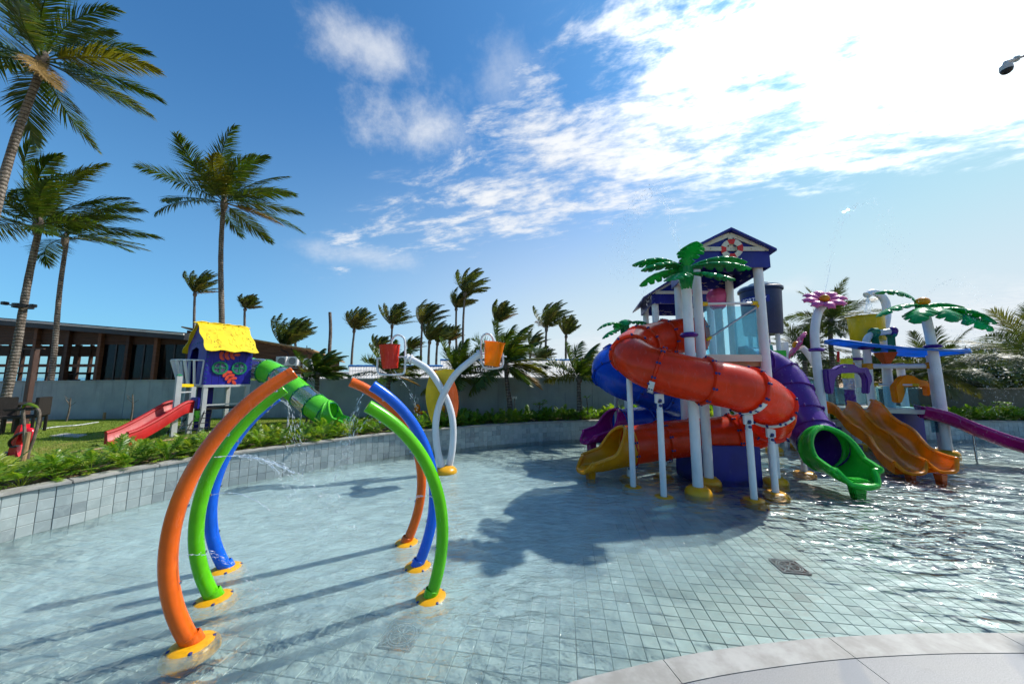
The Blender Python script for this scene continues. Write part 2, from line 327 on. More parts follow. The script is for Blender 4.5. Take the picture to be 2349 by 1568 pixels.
# ------------------------------------------------------------------ mesh builder
def frame(dv, up=Vector((0, 0, 1))):
    dv = Vector(dv).normalized(); s = dv.cross(up)
    if s.length < 1e-4: s = dv.cross(Vector((0, 1, 0)))
    s.normalize(); return s, s.cross(dv).normalized(), dv
class MB:
    def __init__(s): s.v = []; s.f = []
    def raw(s, v, f):
        o = len(s.v); s.v.extend([tuple(x) for x in v]); s.f.extend([tuple(i + o for i in q) for q in f]); return s
    def box(s, c, size, M=None):
        c = Vector(c); hx, hy, hz = [x / 2 for x in size]; pts = []
        for dz in (-hz, hz):
            for dx, dy in ((-hx, -hy), (hx, -hy), (hx, hy), (-hx, hy)):
                q = Vector((dx, dy, dz)); pts.append((M @ q if M else q) + c)
        return s.raw(pts, [(3, 2, 1, 0), (4, 5, 6, 7), (0, 1, 5, 4), (1, 2, 6, 5), (2, 3, 7, 6), (3, 0, 4, 7)])
    def bar(s, a, b, w, h, up=(0, 0, 1)):
        a = Vector(a); b = Vector(b); sd, u, dv = frame(b - a, Vector(up)); pts = []
        for p in (a, b):
            for i, j in ((-1, -1), (1, -1), (1, 1), (-1, 1)): pts.append(p + sd * i * w / 2 + u * j * h / 2)
        return s.raw(pts, [(3, 2, 1, 0), (4, 5, 6, 7), (0, 1, 5, 4), (1, 2, 6, 5), (2, 3, 7, 6), (3, 0, 4, 7)])
    def rings(s, rings, closed=True, cap0=False, cap1=False):
        n = len(rings[0]); o = len(s.v)
        for r in rings: s.v.extend([tuple(x) for x in r])
        for i in range(len(rings) - 1):
            for j in range(n if closed else n - 1):
                k = (j + 1) % n
                s.f.append((o + i * n + j, o + i * n + k, o + (i + 1) * n + k, o + (i + 1) * n + j))
        if cap0: s.f.append(tuple(o + j for j in reversed(range(n))))
        if cap1: s.f.append(tuple(o + (len(rings) - 1) * n + j for j in range(n)))
        return s
    def tube(s, path, r, n=12, cap=True):
        path = [Vector(p) for p in path]; N = len(path); rs = r if hasattr(r, '__len__') else [r] * N
        tn = [(path[min(i + 1, N - 1)] - path[max(i - 1, 0)]).normalized() for i in range(N)]
        sd, u, _ = frame(tn[0]); rr = []
        for i in range(N):
            if i:
                ax = tn[i - 1].cross(tn[i])
                if ax.length > 1e-7:
                    q = Matrix.Rotation(tn[i - 1].angle(tn[i]), 3, ax.normalized()); sd = q @ sd; u = q @ u
            rr.append([path[i] + (sd * math.cos(6.28318531 * j / n) + u * math.sin(6.28318531 * j / n)) * rs[i] for j in range(n)])
        return s.rings(rr, True, cap, cap)
    def lathe(s, prof, n=24, M=None, cap0=False, cap1=False):
        M = M or Matrix.Identity(4); rr = []
        for r, z in prof:
            rr.append([M @ Vector((r * math.cos(6.28318531 * j / n), r * math.sin(6.28318531 * j / n), z)) for j in range(n)])
        return s.rings(rr, True, cap0, cap1)
    def ball(s, c, r, n=12, m=8, M=None):
        rx, ry, rz = r if hasattr(r, '__len__') else (r, r, r); c = Vector(c); rr = []
        for i in range(m + 1):
            a = math.pi * i / m
            ring = [Vector((rx * math.sin(a) * math.cos(6.28318531 * j / n), ry * math.sin(a) * math.sin(6.28318531 * j / n), -rz * math.cos(a))) for j in range(n)]
            rr.append([c + (M @ q if M else q) for q in ring])
        return s.rings(rr)
    def prism(s, pts, th, M):                 # polygon in local xy, extruded -th/2..th/2 along local z
        n = len(pts)
        v = [M @ Vector((x, y, -th / 2)) for x, y in pts] + [M @ Vector((x, y, th / 2)) for x, y in pts]
        f = [tuple(reversed(range(n))), tuple(range(n, 2 * n))] + [(i, (i + 1) % n, n + (i + 1) % n, n + i) for i in range(n)]
        return s.raw(v, f)
    def mesh(s, name, shift=Vector((0, 0, 0)), smooth=True, angle=35, bevel=0.0, merge=False):
        me = bpy.data.meshes.new(name)
        me.from_pydata([(x - shift[0], y - shift[1], z - shift[2]) for x, y, z in s.v], [], s.f)
        if bevel or merge:
            bm = bmesh.new(); bm.from_mesh(me)
            if merge: bmesh.ops.remove_doubles(bm, verts=bm.verts, dist=1e-5)
            if bevel:
                ed = [e for e in bm.edges if len(e.link_faces) == 2 and e.calc_face_angle(0) > .6]
                bmesh.ops.bevel(bm, geom=ed, offset=bevel, segments=2, affect='EDGES', clamp_overlap=True)
            bm.to_mesh(me); bm.free()
        if smooth:
            me.shade_smooth(); me.set_sharp_from_angle(angle=R(angle))
        return me
    def build(s, name, mat, parent=None, bevel=0.0, smooth=True, angle=35, solid=0.0, **kw):
        sh = root_of(parent).location if parent else Vector((0, 0, 0))
        me = s.mesh(name, sh, smooth, angle, bevel)
        o = link(name, me, mat, parent)
        if solid:
            md = o.modifiers.new('thickness', 'SOLIDIFY'); md.thickness = solid; md.offset = 0
        for k, v in kw.items(): o[k] = v
        return o
def link(name, me, mat, parent=None):
    o = bpy.data.objects.new(name, me); COL.objects.link(o)
    if mat and not me.materials: me.materials.append(MATS[mat])
    if parent: o.parent = parent
    return o
def root_of(o):
    while o.parent: o = o.parent
    return o
def thing(name, loc, label, cat, group=None):
    o = bpy.data.objects.new(name, None); COL.objects.link(o); o.location = loc; o.empty_display_size = .1
    tag(o, label, cat, group); return o
def tag(o, label=None, cat=None, group=None, kind=None):
    if label: o['label'] = label
    if cat: o['category'] = cat
    if group: o['group'] = group
    if kind: o['kind'] = kind
    return o
def catmull(pts, n=10):
    P = [Vector(p) for p in pts]; P = [P[0] * 2 - P[1]] + P + [P[-1] * 2 - P[-2]]; out = []
    for i in range(1, len(P) - 2):
        a, b, c, e = P[i - 1:i + 3]
        for k in range(n):
            t = k / n
            out.append(.5 * ((2 * b) + (c - a) * t + (2 * a - 5 * b + 4 * c - e) * t * t + (3 * b - a - 3 * c + e) * t ** 3))
    out.append(P[-2]); return out
def resample(path, n):
    L = [0]
    for i in range(1, len(path)): L.append(L[-1] + (path[i] - path[i - 1]).length)
    out = []; k = 0
    for i in range(n):
        s_ = L[-1] * i / (n - 1)
        while k < len(L) - 2 and L[k + 1] < s_: k += 1
        t = (s_ - L[k]) / max(1e-9, L[k + 1] - L[k]); out.append(path[k].lerp(path[k + 1], min(1, t)))
    return out
def MZ(p, dv):                                # matrix: local z along dv, at p
    sd, u, dv = frame(dv); return Matrix(((sd.x, u.x, dv.x, p[0]), (sd.y, u.y, dv.y, p[1]), (sd.z, u.z, dv.z, p[2]), (0, 0, 0, 1)))
def MXZ(p, xv, yv):                           # local x along xv, y along yv
    xv = Vector(xv).normalized(); yv = Vector(yv); zv = xv.cross(yv).normalized(); yv = zv.cross(xv)
    return Matrix(((xv.x, yv.x, zv.x, p[0]), (xv.y, yv.y, zv.y, p[1]), (xv.z, yv.z, zv.z, p[2]), (0, 0, 0, 1)))
UP = Vector((0, 0, 1))
LAWN = 0.55

# ================================================================== the setting
# ------------------------------------------------------------------ pool edge line (at the water line, left to right)
edge_px = [(0, 1245), (174, 1200), (308, 1163), (507, 1118), (783, 1067), (917, 1045), (1042, 1030), (1132, 1020), (1241, 1012), (1362, 1006)]
EDGE = [Vector((-5.1, -2.5, 0)), Vector((-6.0, .6, 0)), Vector((-6.35, 2.6, 0))] + [g(x, y) for x, y in edge_px] + \
       [Vector((5.5, 11.45, 0)), Vector((9, 11.35, 0)), Vector((12.5, 11.0, 0)), Vector((16.6, 10.85, 0)), Vector((20, 10.2, 0)), Vector((23, 8, 0))]
EDGE = resample(catmull(EDGE, 16), 420)
def edge_normal(i):
    t = (EDGE[min(i + 1, len(EDGE) - 1)] - EDGE[max(i - 1, 0)]).normalized(); return Vector((-t.y, t.x, 0))   # outwards
ENORM = [edge_normal(i) for i in range(len(EDGE))]
def strip(i0off, i1off, z, i=None):
    return [EDGE[k] + ENORM[k] * i0off + UP * z for k in range(len(EDGE))], [EDGE[k] + ENORM[k] * i1off + UP * z for k in range(len(EDGE))]
WATER_D = 0.12

# deck in front: edge line of the coping stones
dk_px = [(1150, 1640), (1288, 1568), (1420, 1532), (1565, 1500), (1700, 1479), (1852, 1462), (2000, 1453), (2138, 1449), (2348, 1449), (2600, 1456)]
DECKZ = 0.06
DK = [Vector((-1.2, -1.2, DECKZ)), Vector((-.75, .4, DECKZ)), Vector((-.3, 1.5, DECKZ))] + [g(x, y, DECKZ) for x, y in dk_px] + [Vector((9, 2.3, DECKZ)), Vector((14, .5, DECKZ))]
DK = resample(catmull(DK, 12), 260)
DN = []
for i in range(len(DK)):
    t = (DK[min(i + 1, len(DK) - 1)] - DK[max(i - 1, 0)]).normalized(); DN.append(Vector((t.y, -t.x, 0)))    # away from the water

# pool floor: bed + tiles
bed = MB().raw([(-8, -4, -.145), (24, -4, -.145), (24, 13, -.145), (-8, 13, -.145)], [(0, 1, 2, 3)]).build('pool_floor', 'grout', smooth=False)
tag(bed, 'pale tiled floor under the shallow pool water', kind='structure')
TS, TG = .132, .0035
ta = R(8.8); tx = Vector((math.cos(ta), -math.sin(ta), 0)); ty = Vector((math.sin(ta), math.cos(ta), 0))
PE = np.array([(p.x, p.y) for p in EDGE])
PD = np.array([(p.x, p.y) for p in DK])
def inside_pool(P):
    """inside the closed outline made of the pool wall line and the deck edge"""
    poly = np.vstack([PE, PD[::-1]]); x, y = P[:, 0], P[:, 1]; ins = np.zeros(len(P), bool)
    j = len(poly) - 1
    for i in range(len(poly)):
        xi, yi = poly[i]; xj, yj = poly[j]
        c = ((yi > y) != (yj > y)) & (x < (xj - xi) * (y - yi) / (yj - yi + 1e-12) + xi); ins ^= c; j = i
    return ins
cand = []
for i in range(-90, 200):
    for k in range(-25, 110):
        p = tx * (i * TS) + ty * (k * TS)
        if -7 < p.x < 17.5 and .6 < p.y < 12: cand.append((p.x, p.y))
cand = np.array(cand); marg = inside_pool(cand)
for dx, dy in ((.1, 0), (-.1, 0), (0, .1), (0, -.1)): marg |= inside_pool(cand + np.array((dx, dy)))
cand = cand[marg]
def project(p):
    v = Vector(p) - Vector((0, 0, H)); zc_ = v.y * math.cos(PITCH) + v.z * math.sin(PITCH); yc = -v.y * math.sin(PITCH) + v.z * math.cos(PITCH)
    return (1174 + FPX * v.x / zc_, 784 - FPX * yc / zc_, zc_) if zc_ > .05 else (1e6, 1e6, zc_)
def in_view(p, m=20):
    x, y, z = project(p); return -m < x < 2348 + m and -m < y < 1568 + m and z > 0
vis = [(c[0] ** 2 + c[1] ** 2, k) for k, c in enumerate(cand) if in_view((c[0], c[1], -WATER_D))]
vis.sort(); near = set(k for _, k in vis[:300])
def tile_geo(mb, c, ux, uy, n, s, th):
    h = s / 2; b = .004
    pts = [c + ux * x + uy * y + n * z for x, y, z in ((-h, -h, -th), (h, -h, -th), (h, h, -th), (-h, h, -th),
           (-h, -h, -b), (h, -h, -b), (h, h, -b), (-h, h, -b), (-h + b, -h + b, 0), (h - b, -h + b, 0), (h - b, h - b, 0), (-h + b, h - b, 0))]
    mb.raw(pts, [(8, 9, 10, 11)] + [(a, (a + 1) % 4, 4 + (a + 1) % 4, 4 + a) for a in range(4)] + [(4 + a, 4 + (a + 1) % 4, 8 + (a + 1) % 4, 8 + a) for a in range(4)])
tm = MB(); tile_geo(tm, Vector((0, 0, 0)), tx, ty, UP, TS - TG, .02); tme = tm.mesh('tile', smooth=False); tme.materials.append(MATS['floor_tile'])
rest = MB()
for k, c in enumerate(cand):
    z = -WATER_D + rnd.uniform(-.0015, .0015)
    if k in near:
        o = link('tile', tme, None, bed); o.location = (c[0], c[1], z)
    else:
        tile_geo(rest, Vector((c[0], c[1], z)), tx, ty, UP, TS - TG, .02)
tag(rest.build('tile_field', 'floor_tile', bed, smooth=False), kind='stuff')

# water sheet
w1 = MB()
wv = [(p.x, p.y, 0) for p in EDGE] + [(p.x, p.y, 0) for p in reversed(DK)]
bm = bmesh.new(); bm.faces.new([bm.verts.new(v) for v in wv]); bmesh.ops.triangulate(bm, faces=bm.faces[:])
for f in bm.faces:
    if f.normal.z < 0: f.normal_flip()
me = bpy.data.meshes.new('pool_water'); bm.to_mesh(me); bm.free()
wat = link('pool_water', me, 'water'); tag(wat, 'shallow clear rippling pool water', kind='structure')

# pool wall: core, tiles, coping
wroot = thing('pool_wall', (EDGE[60].x, EDGE[60].y, 0), 'low curved pool wall of grey green tiles with pale stone coping below the plants', 'pool wall')
core = MB()
a0 = [EDGE[k] + ENORM[k] * .012 for k in range(len(EDGE))]; b0 = [EDGE[k] + ENORM[k] * .22 for k in range(len(EDGE))]
core.rings([[a0[k] - UP * .3, a0[k] + UP * .555, b0[k] + UP * .555, b0[k] - UP * .3] for k in range(len(EDGE))], True, True, True)
core.build('wall_core', 'grout', wroot, smooth=False)
cum = [0]
for k in range(1, len(EDGE)): cum.append(cum[-1] + (EDGE[k] - EDGE[k - 1]).length)
def along(s_):
    k = int(np.searchsorted(cum, s_)) - 1; k = max(0, min(len(EDGE) - 2, k)); t = (s_ - cum[k]) / (cum[k + 1] - cum[k])
    return EDGE[k].lerp(EDGE[k + 1], t), ENORM[k].lerp(ENORM[k + 1], t).normalized()
WT = .140; wt_list = []
for col in range(int(cum[-1] / WT)):
    p, n = along((col + .5) * WT)
    if p.y < 3.0 and p.x < 0: continue
    if p.x > 17.5: continue
    for row in range(5):
        c = p - n * 0.0 + UP * (.555 - (row + .5) * WT)
        wt_list.append((project(c)[2] if in_view(c, 40) else 99, c, n))
wt_list.sort(key=lambda q: q[0])
wtm = MB(); tile_geo(wtm, Vector((0, 0, 0)), Vector((1, 0, 0)), UP, Vector((0, -1, 0)), WT - .0035, .011)
wtme = wtm.mesh('wall_tile', smooth=False); wtme.materials.append(MATS['wall_tile'])
rest = MB()
for k, (dd, c, n) in enumerate(wt_list):
    t = Vector((n.y, -n.x, 0)); jit = rnd.uniform(-.0015, .0015)
    if k < 300:
        o = link('tile', wtme, None, wroot); o.location = c - n * jit - wroot.location; o.rotation_euler = (0, 0, math.atan2(t.y, t.x))
    else: tile_geo(rest, c - n * jit, t, UP, -n, WT - .0035, .011)
tag(rest.build('tile_band', 'wall_tile', wroot, smooth=False), kind='stuff')
s_ = .2
while s_ < cum[-1] - 1.1:                     # coping slabs
    L_ = .9; mb = MB(); secs = []
    for q in range(7):
        p, n = along(s_ + .004 + (L_ - .008) * q / 6)
        secs.append([p - n * .03 + UP * .557, p - n * .03 + UP * .595, p + n * .22 + UP * .595, p + n * .22 + UP * .557])
    mb.rings(secs, True, True, True); mb.build('coping_slab', 'coping_stone', wroot, smooth=False, bevel=.006)
    s_ += L_

# foreground deck
droot = thing('pool_deck_edge', (DK[120].x, DK[120].y, 0), 'curved pale stone coping along the near edge of the pool', 'coping')
dcum = [0]
for k in range(1, len(DK)): dcum.append(dcum[-1] + (DK[k] - DK[k - 1]).length)
def dalong(s_):
    k = int(np.searchsorted(dcum, s_)) - 1; k = max(0, min(len(DK) - 2, k)); t = (s_ - dcum[k]) / (dcum[k + 1] - dcum[k])
    return DK[k].lerp(DK[k + 1], t), DN[k].lerp(DN[k + 1], t).normalized()
j0 = g(1895, 1462, DECKZ); sj = min(range(len(DK)), key=lambda k: (DK[k] - j0).length); sj = dcum[sj]
CW = .19
step_ = 1.35; starts = []; s_ = sj
while s_ > step_: s_ -= step_
while s_ < dcum[-1] - .1: starts.append(s_); s_ += step_
starts = [0.0] + starts + [dcum[-1]]
proot = thing('deck_paving', (.5, -1, 0), 'light grey veined granite paving of the pool deck in the foreground', 'paving')
for a_, b_ in zip(starts[:-1], starts[1:]):
    if b_ - a_ < .05: continue
    secs = []; nn = 14; outer = []
    for q in range(nn + 1):
        p, n = dalong(a_ + .003 + (b_ - a_ - .006) * q / nn)
        secs.append([p - UP * .4 - n * -.01, p - UP * .02, p - n * 0 + UP * -.006, p + n * .008, p + n * CW, p + n * CW - UP * .4])
    MB().rings(secs, True, True, True).build('coping_slab', 'coping_stone', droot, angle=25)
    secs = []
    for q in range(nn + 1):
        p, n = dalong(a_ + .003 + (b_ - a_ - .006) * q / nn)
        # paving fans in towards the camera's side of the curve
        i_ = p + n * (CW + .005); o_ = p + n * 3.0
        secs.append([i_ - UP * .3, i_ - UP * .002, i_ + n * .7 - UP * .002, o_ - UP * .002, o_ - UP * .3])
    MB().rings(secs, True, True, True).build('paver', 'deck_granite', proot, smooth=False) 

# lawn, ground to the horizon, sea
far = []
for k in range(len(EDGE)):
    n = ENORM[k]; far.append(EDGE[k] + n * .21)
lw_ = MB(); ring1 = [p + UP * LAWN for p in far]
c0 = Vector((4, 2, 0)); ring2 = [c0 + (p - c0).normalized() * 22 + UP * LAWN for p in far]; ring3 = [c0 + (p - c0).normalized() * 4000 + UP * LAWN for p in far]
lw_.rings([ring1, ring2], False); lawn = lw_.build('lawn', 'lawn', smooth=False); tag(lawn, 'sunlit short green lawn between pool and wall', kind='structure')
gr = MB().rings([ring2, ring3], False).build('ground', 'sand', smooth=False); tag(gr, 'sandy ground beyond the garden', kind='structure')
tag(MB().raw([(-4000, -4000, -.35), (4000, -4000, -.35), (4000, 4000, -.35), (-4000, 4000, -.35)], [(0, 1, 2, 3)]).build('terrain', 'sand', smooth=False), 'level ground round and behind the pool deck', kind='structure')
tag(MB().raw([(-4000, 45, .6), (-14, 45, .6), (200, 4000, .6), (-4000, 4000, .6)], [(0, 1, 2, 3)]).build('sea', 'sea', smooth=False), 'blue sea beyond the building', kind='structure')
# planting bed (soil), worn sandy path in the lawn
bd = []
for k in range(len(EDGE)): bd.append([EDGE[k] + ENORM[k] * .222 + UP * (LAWN + .008), EDGE[k] + ENORM[k] * (1.2) + UP * (LAWN + .008)])
tag(MB().rings(bd, False).build('planting_bed', 'soil', smooth=False), 'dark soil strip behind the pool coping', kind='structure')
pth = [g(60, 1050, LAWN), g(170, 1038, LAWN), g(300, 1022, LAWN), g(430, 1005, LAWN), g(560, 990, LAWN), g(700, 975, LAWN)]
pth = catmull(pth, 6); pr = []
for k, p in enumerate(pth):
    w_ = .13 * (1 + .5 * math.sin(k * 1.7)); pr.append([p + Vector((-.3, -w_, .006)), p + Vector((.0, w_, .006))])
tag(MB().rings(pr, False).build('sand_path', 'sand', smooth=False), 'bare sandy track worn across the lawn', kind='structure')
hp = [g(x, y, LAWN) for x, y in ((113, 1000), (150, 994), (200, 997), (180, 1003))]
tag(MB().prism([(p.x, p.y) for p in hp], .02, Matrix.Translation((0, 0, LAWN + .006))).build('manhole_cover', 'coping_stone', smooth=False), 'pale flat slab set in the lawn left of the red slide', 'slab')
# grass blades on the visible lawn
gb = MB(); gv = []; gf = []
for _ in range(26000):
    x = rnd.uniform(-14, .5); y = rnd.uniform(5, 12.4)
    if y < 5.2 + (x + 6) * .8 and x > -6: continue
    h_ = rnd.uniform(.02, .055); a = rnd.uniform(0, 6.28); w_ = .006; o = len(gv); lx, ly = rnd.uniform(-.03, .03), rnd.uniform(-.03, .03)
    gv += [(x - w_ * math.cos(a), y - w_ * math.sin(a), LAWN), (x + w_ * math.cos(a), y + w_ * math.sin(a), LAWN), (x + lx, y + ly, LAWN + h_)]; gf.append((o, o + 1, o + 2))
keep = ~inside_pool(np.array([(q[0], q[1]) for q in gv[::3]]))
g2 = []; f2 = []
for k, kp in enumerate(keep):
    if kp: o = len(g2); g2 += gv[3 * k:3 * k + 3]; f2.append((o, o + 1, o + 2))
gb.raw(g2, f2); tag(gb.build('grass', 'grass', smooth=False), 'short blades of grass on the lawn', 'grass', kind='stuff')

# perimeter walls
def wall(name, a, b, top0, top1, th, mat, label, cap=True, z0=.3, panels=1, capmat=None):
    a = Vector(a); b = Vector(b); r = thing(name, (a + b) / 2, label, 'wall')
    dv = (b - a); L = dv.length; dv.normalize(); n = Vector((-dv.y, dv.x, 0))
    for k in range(panels):
        t0, t1 = k / panels, (k + 1) / panels; p0 = a + dv * (L * t0 + .006); p1 = a + dv * (L * t1 - .006)
        h0 = top0 + (top1 - top0) * t0; h1 = top0 + (top1 - top0) * t1
        pts = [p0.xy.to_3d() + UP * z0, p1.xy.to_3d() + UP * z0, p1.xy.to_3d() + UP * h1, p0.xy.to_3d() + UP * h0]
        MB().raw(pts + [q + n * th for q in pts], [(0, 1, 2, 3), (7, 6, 5, 4), (0, 4, 5, 1), (3, 2, 6, 7), (0, 3, 7, 4), (1, 5, 6, 2)]).build('wall_panel', mat, r, smooth=False)
    if cap:
        m_ = MB(); p0 = a - n * .03; p1 = b - n * .03
        pts = [Vector((p0.x, p0.y, top0 + .003)), Vector((p1.x, p1.y, top1 + .003)), Vector((p1.x, p1.y, top1 + .04)), Vector((p0.x, p0.y, top0 + .04))]
        m_.raw(pts + [q + n * (th + .06) for q in pts], [(0, 1, 2, 3), (7, 6, 5, 4), (0, 4, 5, 1), (3, 2, 6, 7), (0, 3, 7, 4), (1, 5, 6, 2)]).build('wall_cap', capmat or mat, r, smooth=False)
    return r
wall('garden_wall', (-24, 11.25, 0), (6.5, 13.05, 0), 1.80, 2.03, .16, 'concrete_wall', 'long grey rendered garden wall behind the lawn and palms', panels=9)
wall('boundary_wall', (7.5, 13.4, 0), (30, 13.6, 0), 1.52, 1.52, .16, 'dark_wall', 'dark brown boundary wall behind the hedge at the right', panels=5)

# ------------------------------------------------------------------ restaurant pavilion on the left
BY = 15.0
br = thing('restaurant_building', at(250, 866, BY).xy.to_3d() + UP * LAWN, 'long dark timber pavilion with glass bays and sloping roof behind the wall', 'building')
def roofz(x): return at(x, 735 + (768 - 735) * x / 425.0, BY).z
xs = [-700, -480, -260, -60, 76, 150, 225, 290, 355, 430]      # column positions
def bp(x, z, dy=0.0):
    p = at(x, 866, BY + dy); s_ = at(x, 866, BY); return Vector((s_.x, BY + dy, z))
FLOOR = 1.45; BAND = at(200, 790, BY).z
for x0, x1 in zip(xs[:-1], xs[1:]):            # cladding boards over the openings
    zt0, zt1 = roofz(x0) - .12, roofz(x1) - .12; nb = 8
    for k in range(nb):
        za = BAND + (zt0 - BAND) * k / nb; zb = BAND + (zt1 - BAND) * k / nb; zc0 = BAND + (zt0 - BAND) * (k + 1) / nb - .012; zd = BAND + (zt1 - BAND) * (k + 1) / nb - .012
        p = [bp(x0, za), bp(x1, zb), bp(x1, zd), bp(x0, zc0)]; q = [v + Vector((0, .05, 0)) for v in p]; p[2] = p[2] - Vector((0, .012, 0)); p[3] = p[3] - Vector((0, .012, 0))
        MB().raw(p + q, [(0, 1, 2, 3), (7, 6, 5, 4), (0, 4, 5, 1), (3, 2, 6, 7), (0, 3, 7, 4), (1, 5, 6, 2)]).build('plank', 'wood', br, smooth=False)
for x in xs:
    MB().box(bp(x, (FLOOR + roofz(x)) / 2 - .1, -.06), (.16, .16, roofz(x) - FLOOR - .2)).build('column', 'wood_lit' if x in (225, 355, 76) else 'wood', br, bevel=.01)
# roof slab with deep dark fascia, floor slab, ceiling
rp = [Vector((bp(-900, 0).x, 0, roofz(-900))), Vector((bp(440, 0).x, 0, roofz(440)))]
def slab(name, mat, y0, y1, dz0, dz1, parent=br):
    p = []
    for y in (y0, y1):
        p += [Vector((rp[0].x, y, rp[0].z + dz0)), Vector((rp[1].x, y, rp[1].z + dz0)), Vector((rp[1].x, y, rp[1].z + dz1)), Vector((rp[0].x, y, rp[0].z + dz1))]
    return MB().raw(p, [(0, 1, 2, 3), (7, 6, 5, 4), (0, 4, 5, 1), (3, 2, 6, 7), (0, 3, 7, 4), (1, 5, 6, 2)]).build(name, mat, parent, smooth=False)
slab('roof', 'fascia', BY - .55, BY + 9, -.26, .06); slab('gutter', 'roof_sheet', BY - .60, BY - .553, -.06, .02)
MB().box((bp(-230, 0).x, BY + 4.4, FLOOR - .15), (bp(440, 0).x - bp(-900, 0).x, 9, .3)).build('floor_slab', 'wood', br, smooth=False)
MB().box((bp(-230, 0).x, BY + 4.4, FLOOR - .62), (bp(440, 0).x - bp(-900, 0).x - .3, 8.6, .6)).build('plinth', 'concrete_wall', br, smooth=False)
for z_ in (at(0, 838, BY).z, at(0, 850, BY).z - .55):       # railing
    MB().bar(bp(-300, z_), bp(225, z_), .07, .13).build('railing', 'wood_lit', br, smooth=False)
for x0, x1 in ((228, 288), (293, 353), (358, 428)):          # glazed bays
    z0 = FLOOR + .03; m_ = MB(); p = [bp(x0, z0, .02), bp(x1, z0, .02), bp(x1, BAND, .02), bp(x0, BAND, .02)]
    m_.raw(p + [v + Vector((0, .012, 0)) for v in p], [(0, 1, 2, 3), (7, 6, 5, 4), (0, 4, 5, 1), (3, 2, 6, 7), (0, 3, 7, 4), (1, 5, 6, 2)])
    w_ = m_.build('window', 'window_glass', br, smooth=False)
    MB().box(bp((x0 + x1) / 2, (z0 + BAND) / 2, .03), (.06, .07, BAND - z0)).build('mullion', 'black_plastic', w_, smooth=False)
# rear wall of the hall: posts with openings towards the sea, partition behind the glazed bays
for k in range(24):
    x = -46 + k * .98; MB().box((x, BY + 8.6, 2.85), (.13 if k % 3 else .34, .16, 3.0)).build('post', 'wood', br, smooth=False)
for k in range(4):
    MB().box((bp(60 + 80 * k, 0).x, BY + 4.3, 2.85), (.2, .2, 3.0)).build('column', 'wood', br, smooth=False)
MB().bar((-46, BY + 8.6, 2.32), (bp(440, 0).x, BY + 8.6, 2.32), .08, .12).build('railing', 'wood', br, smooth=False)
MB().bar((-46, BY + 8.6, 4.0), (bp(440, 0).x, BY + 8.6, 3.75), .12, .75).build('beam', 'wood', br, smooth=False)
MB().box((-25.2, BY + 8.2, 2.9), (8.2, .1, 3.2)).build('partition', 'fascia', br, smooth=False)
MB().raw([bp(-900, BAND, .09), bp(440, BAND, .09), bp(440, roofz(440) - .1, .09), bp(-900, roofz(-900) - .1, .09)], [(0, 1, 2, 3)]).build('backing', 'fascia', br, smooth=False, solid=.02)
for k, (x, y) in enumerate(((-250, 2), (40, 2.5), (110, 3), (185, 2.2), (215, 4), (260, 3), (330, 2.5))):
    q = bp(x, FLOOR, y); t_ = thing('dining_table', q, ('dark dining table inside the pavilion, ' + ('behind the open railing', 'behind the leftmost palm trunk', 'beside the slim palm trunk', 'left of the first glass bay', 'at the open bay corner', 'in the first glass bay', 'in the middle glass bay')[k]), 'table', 'dining tables in the pavilion')
    MB().box(q + UP * .74, (.9, .9, .05)).build('table_top', 'rattan', t_, bevel=.01); MB().box(q + UP * .36, (.12, .12, .72)).build('leg', 'rattan', t_)
    MB().box(q + UP * .02, (.5, .5, .03)).build('base', 'rattan', t_)
    for sx in (-1, 1):
        c_ = thing('dining_chair', q + Vector((sx * .75, -.1, 0)), ('dark chair left of the dining table ' if sx < 0 else 'dark chair right of the dining table ') + ('behind the open railing', 'behind the leftmost palm trunk', 'beside the slim palm trunk', 'left of the first glass bay', 'at the open bay corner', 'in the first glass bay', 'in the middle glass bay')[k], 'chair', 'dining chairs in the pavilion')
        cc = c_.location; MB().box(cc + UP * .44, (.44, .44, .06)).build('seat', 'rattan', c_, bevel=.01); MB().box(cc + Vector((sx * .2, 0, .68)), (.05, .44, .44)).build('backrest', 'rattan', c_, bevel=.01)
        for i in (-1, 1):
            for j in (-1, 1): MB().box(cc + Vector((i * .18, j * .18, .21)), (.04, .04, .42)).build('leg', 'rattan', c_)
# lower timber wing to the right with air conditioners
wr = thing('timber_wing', at(640, 866, 16.6).xy.to_3d() + UP * LAWN, 'low brown boarded wing with sloping metal roof edge and air conditioners', 'building')
A = at(430, 752, 15.6); B = at(716, 804, 17.4); A.z = at(430, 752, 15.6).z
zb = 1.2
for k in range(12):
    t0, t1 = k / 12, (k + 1) / 12
    pa0 = Vector((A.x, A.y, zb + (A.z - .1 - zb) * t0)); pa1 = Vector((A.x, A.y - .015, zb + (A.z - .1 - zb) * t1 - .012))
    pb0 = Vector((B.x, B.y, zb + (B.z - .1 - zb) * t0)); pb1 = Vector((B.x, B.y - .015, zb + (B.z - .1 - zb) * t1 - .012)); o_ = Vector((.03, .06, 0))
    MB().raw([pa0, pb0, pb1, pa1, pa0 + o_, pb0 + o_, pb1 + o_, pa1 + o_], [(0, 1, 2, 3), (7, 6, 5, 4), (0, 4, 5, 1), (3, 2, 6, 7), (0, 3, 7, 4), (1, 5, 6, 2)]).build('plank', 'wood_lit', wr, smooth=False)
o_ = Vector((0, 3, -.5)); f_ = Vector((0, -.30, -.02)); e_ = Vector((.25, 0, 0))
MB().raw([A + f_, B + f_ + e_, B + o_ + e_, A + o_] + [v + UP * .06 for v in (A + f_, B + f_ + e_, B + o_ + e_, A + o_)], [(3, 2, 1, 0), (4, 5, 6, 7), (0, 1, 5, 4), (1, 2, 6, 5), (2, 3, 7, 6), (3, 0, 4, 7)]).build('roof', 'timber', wr, smooth=False)
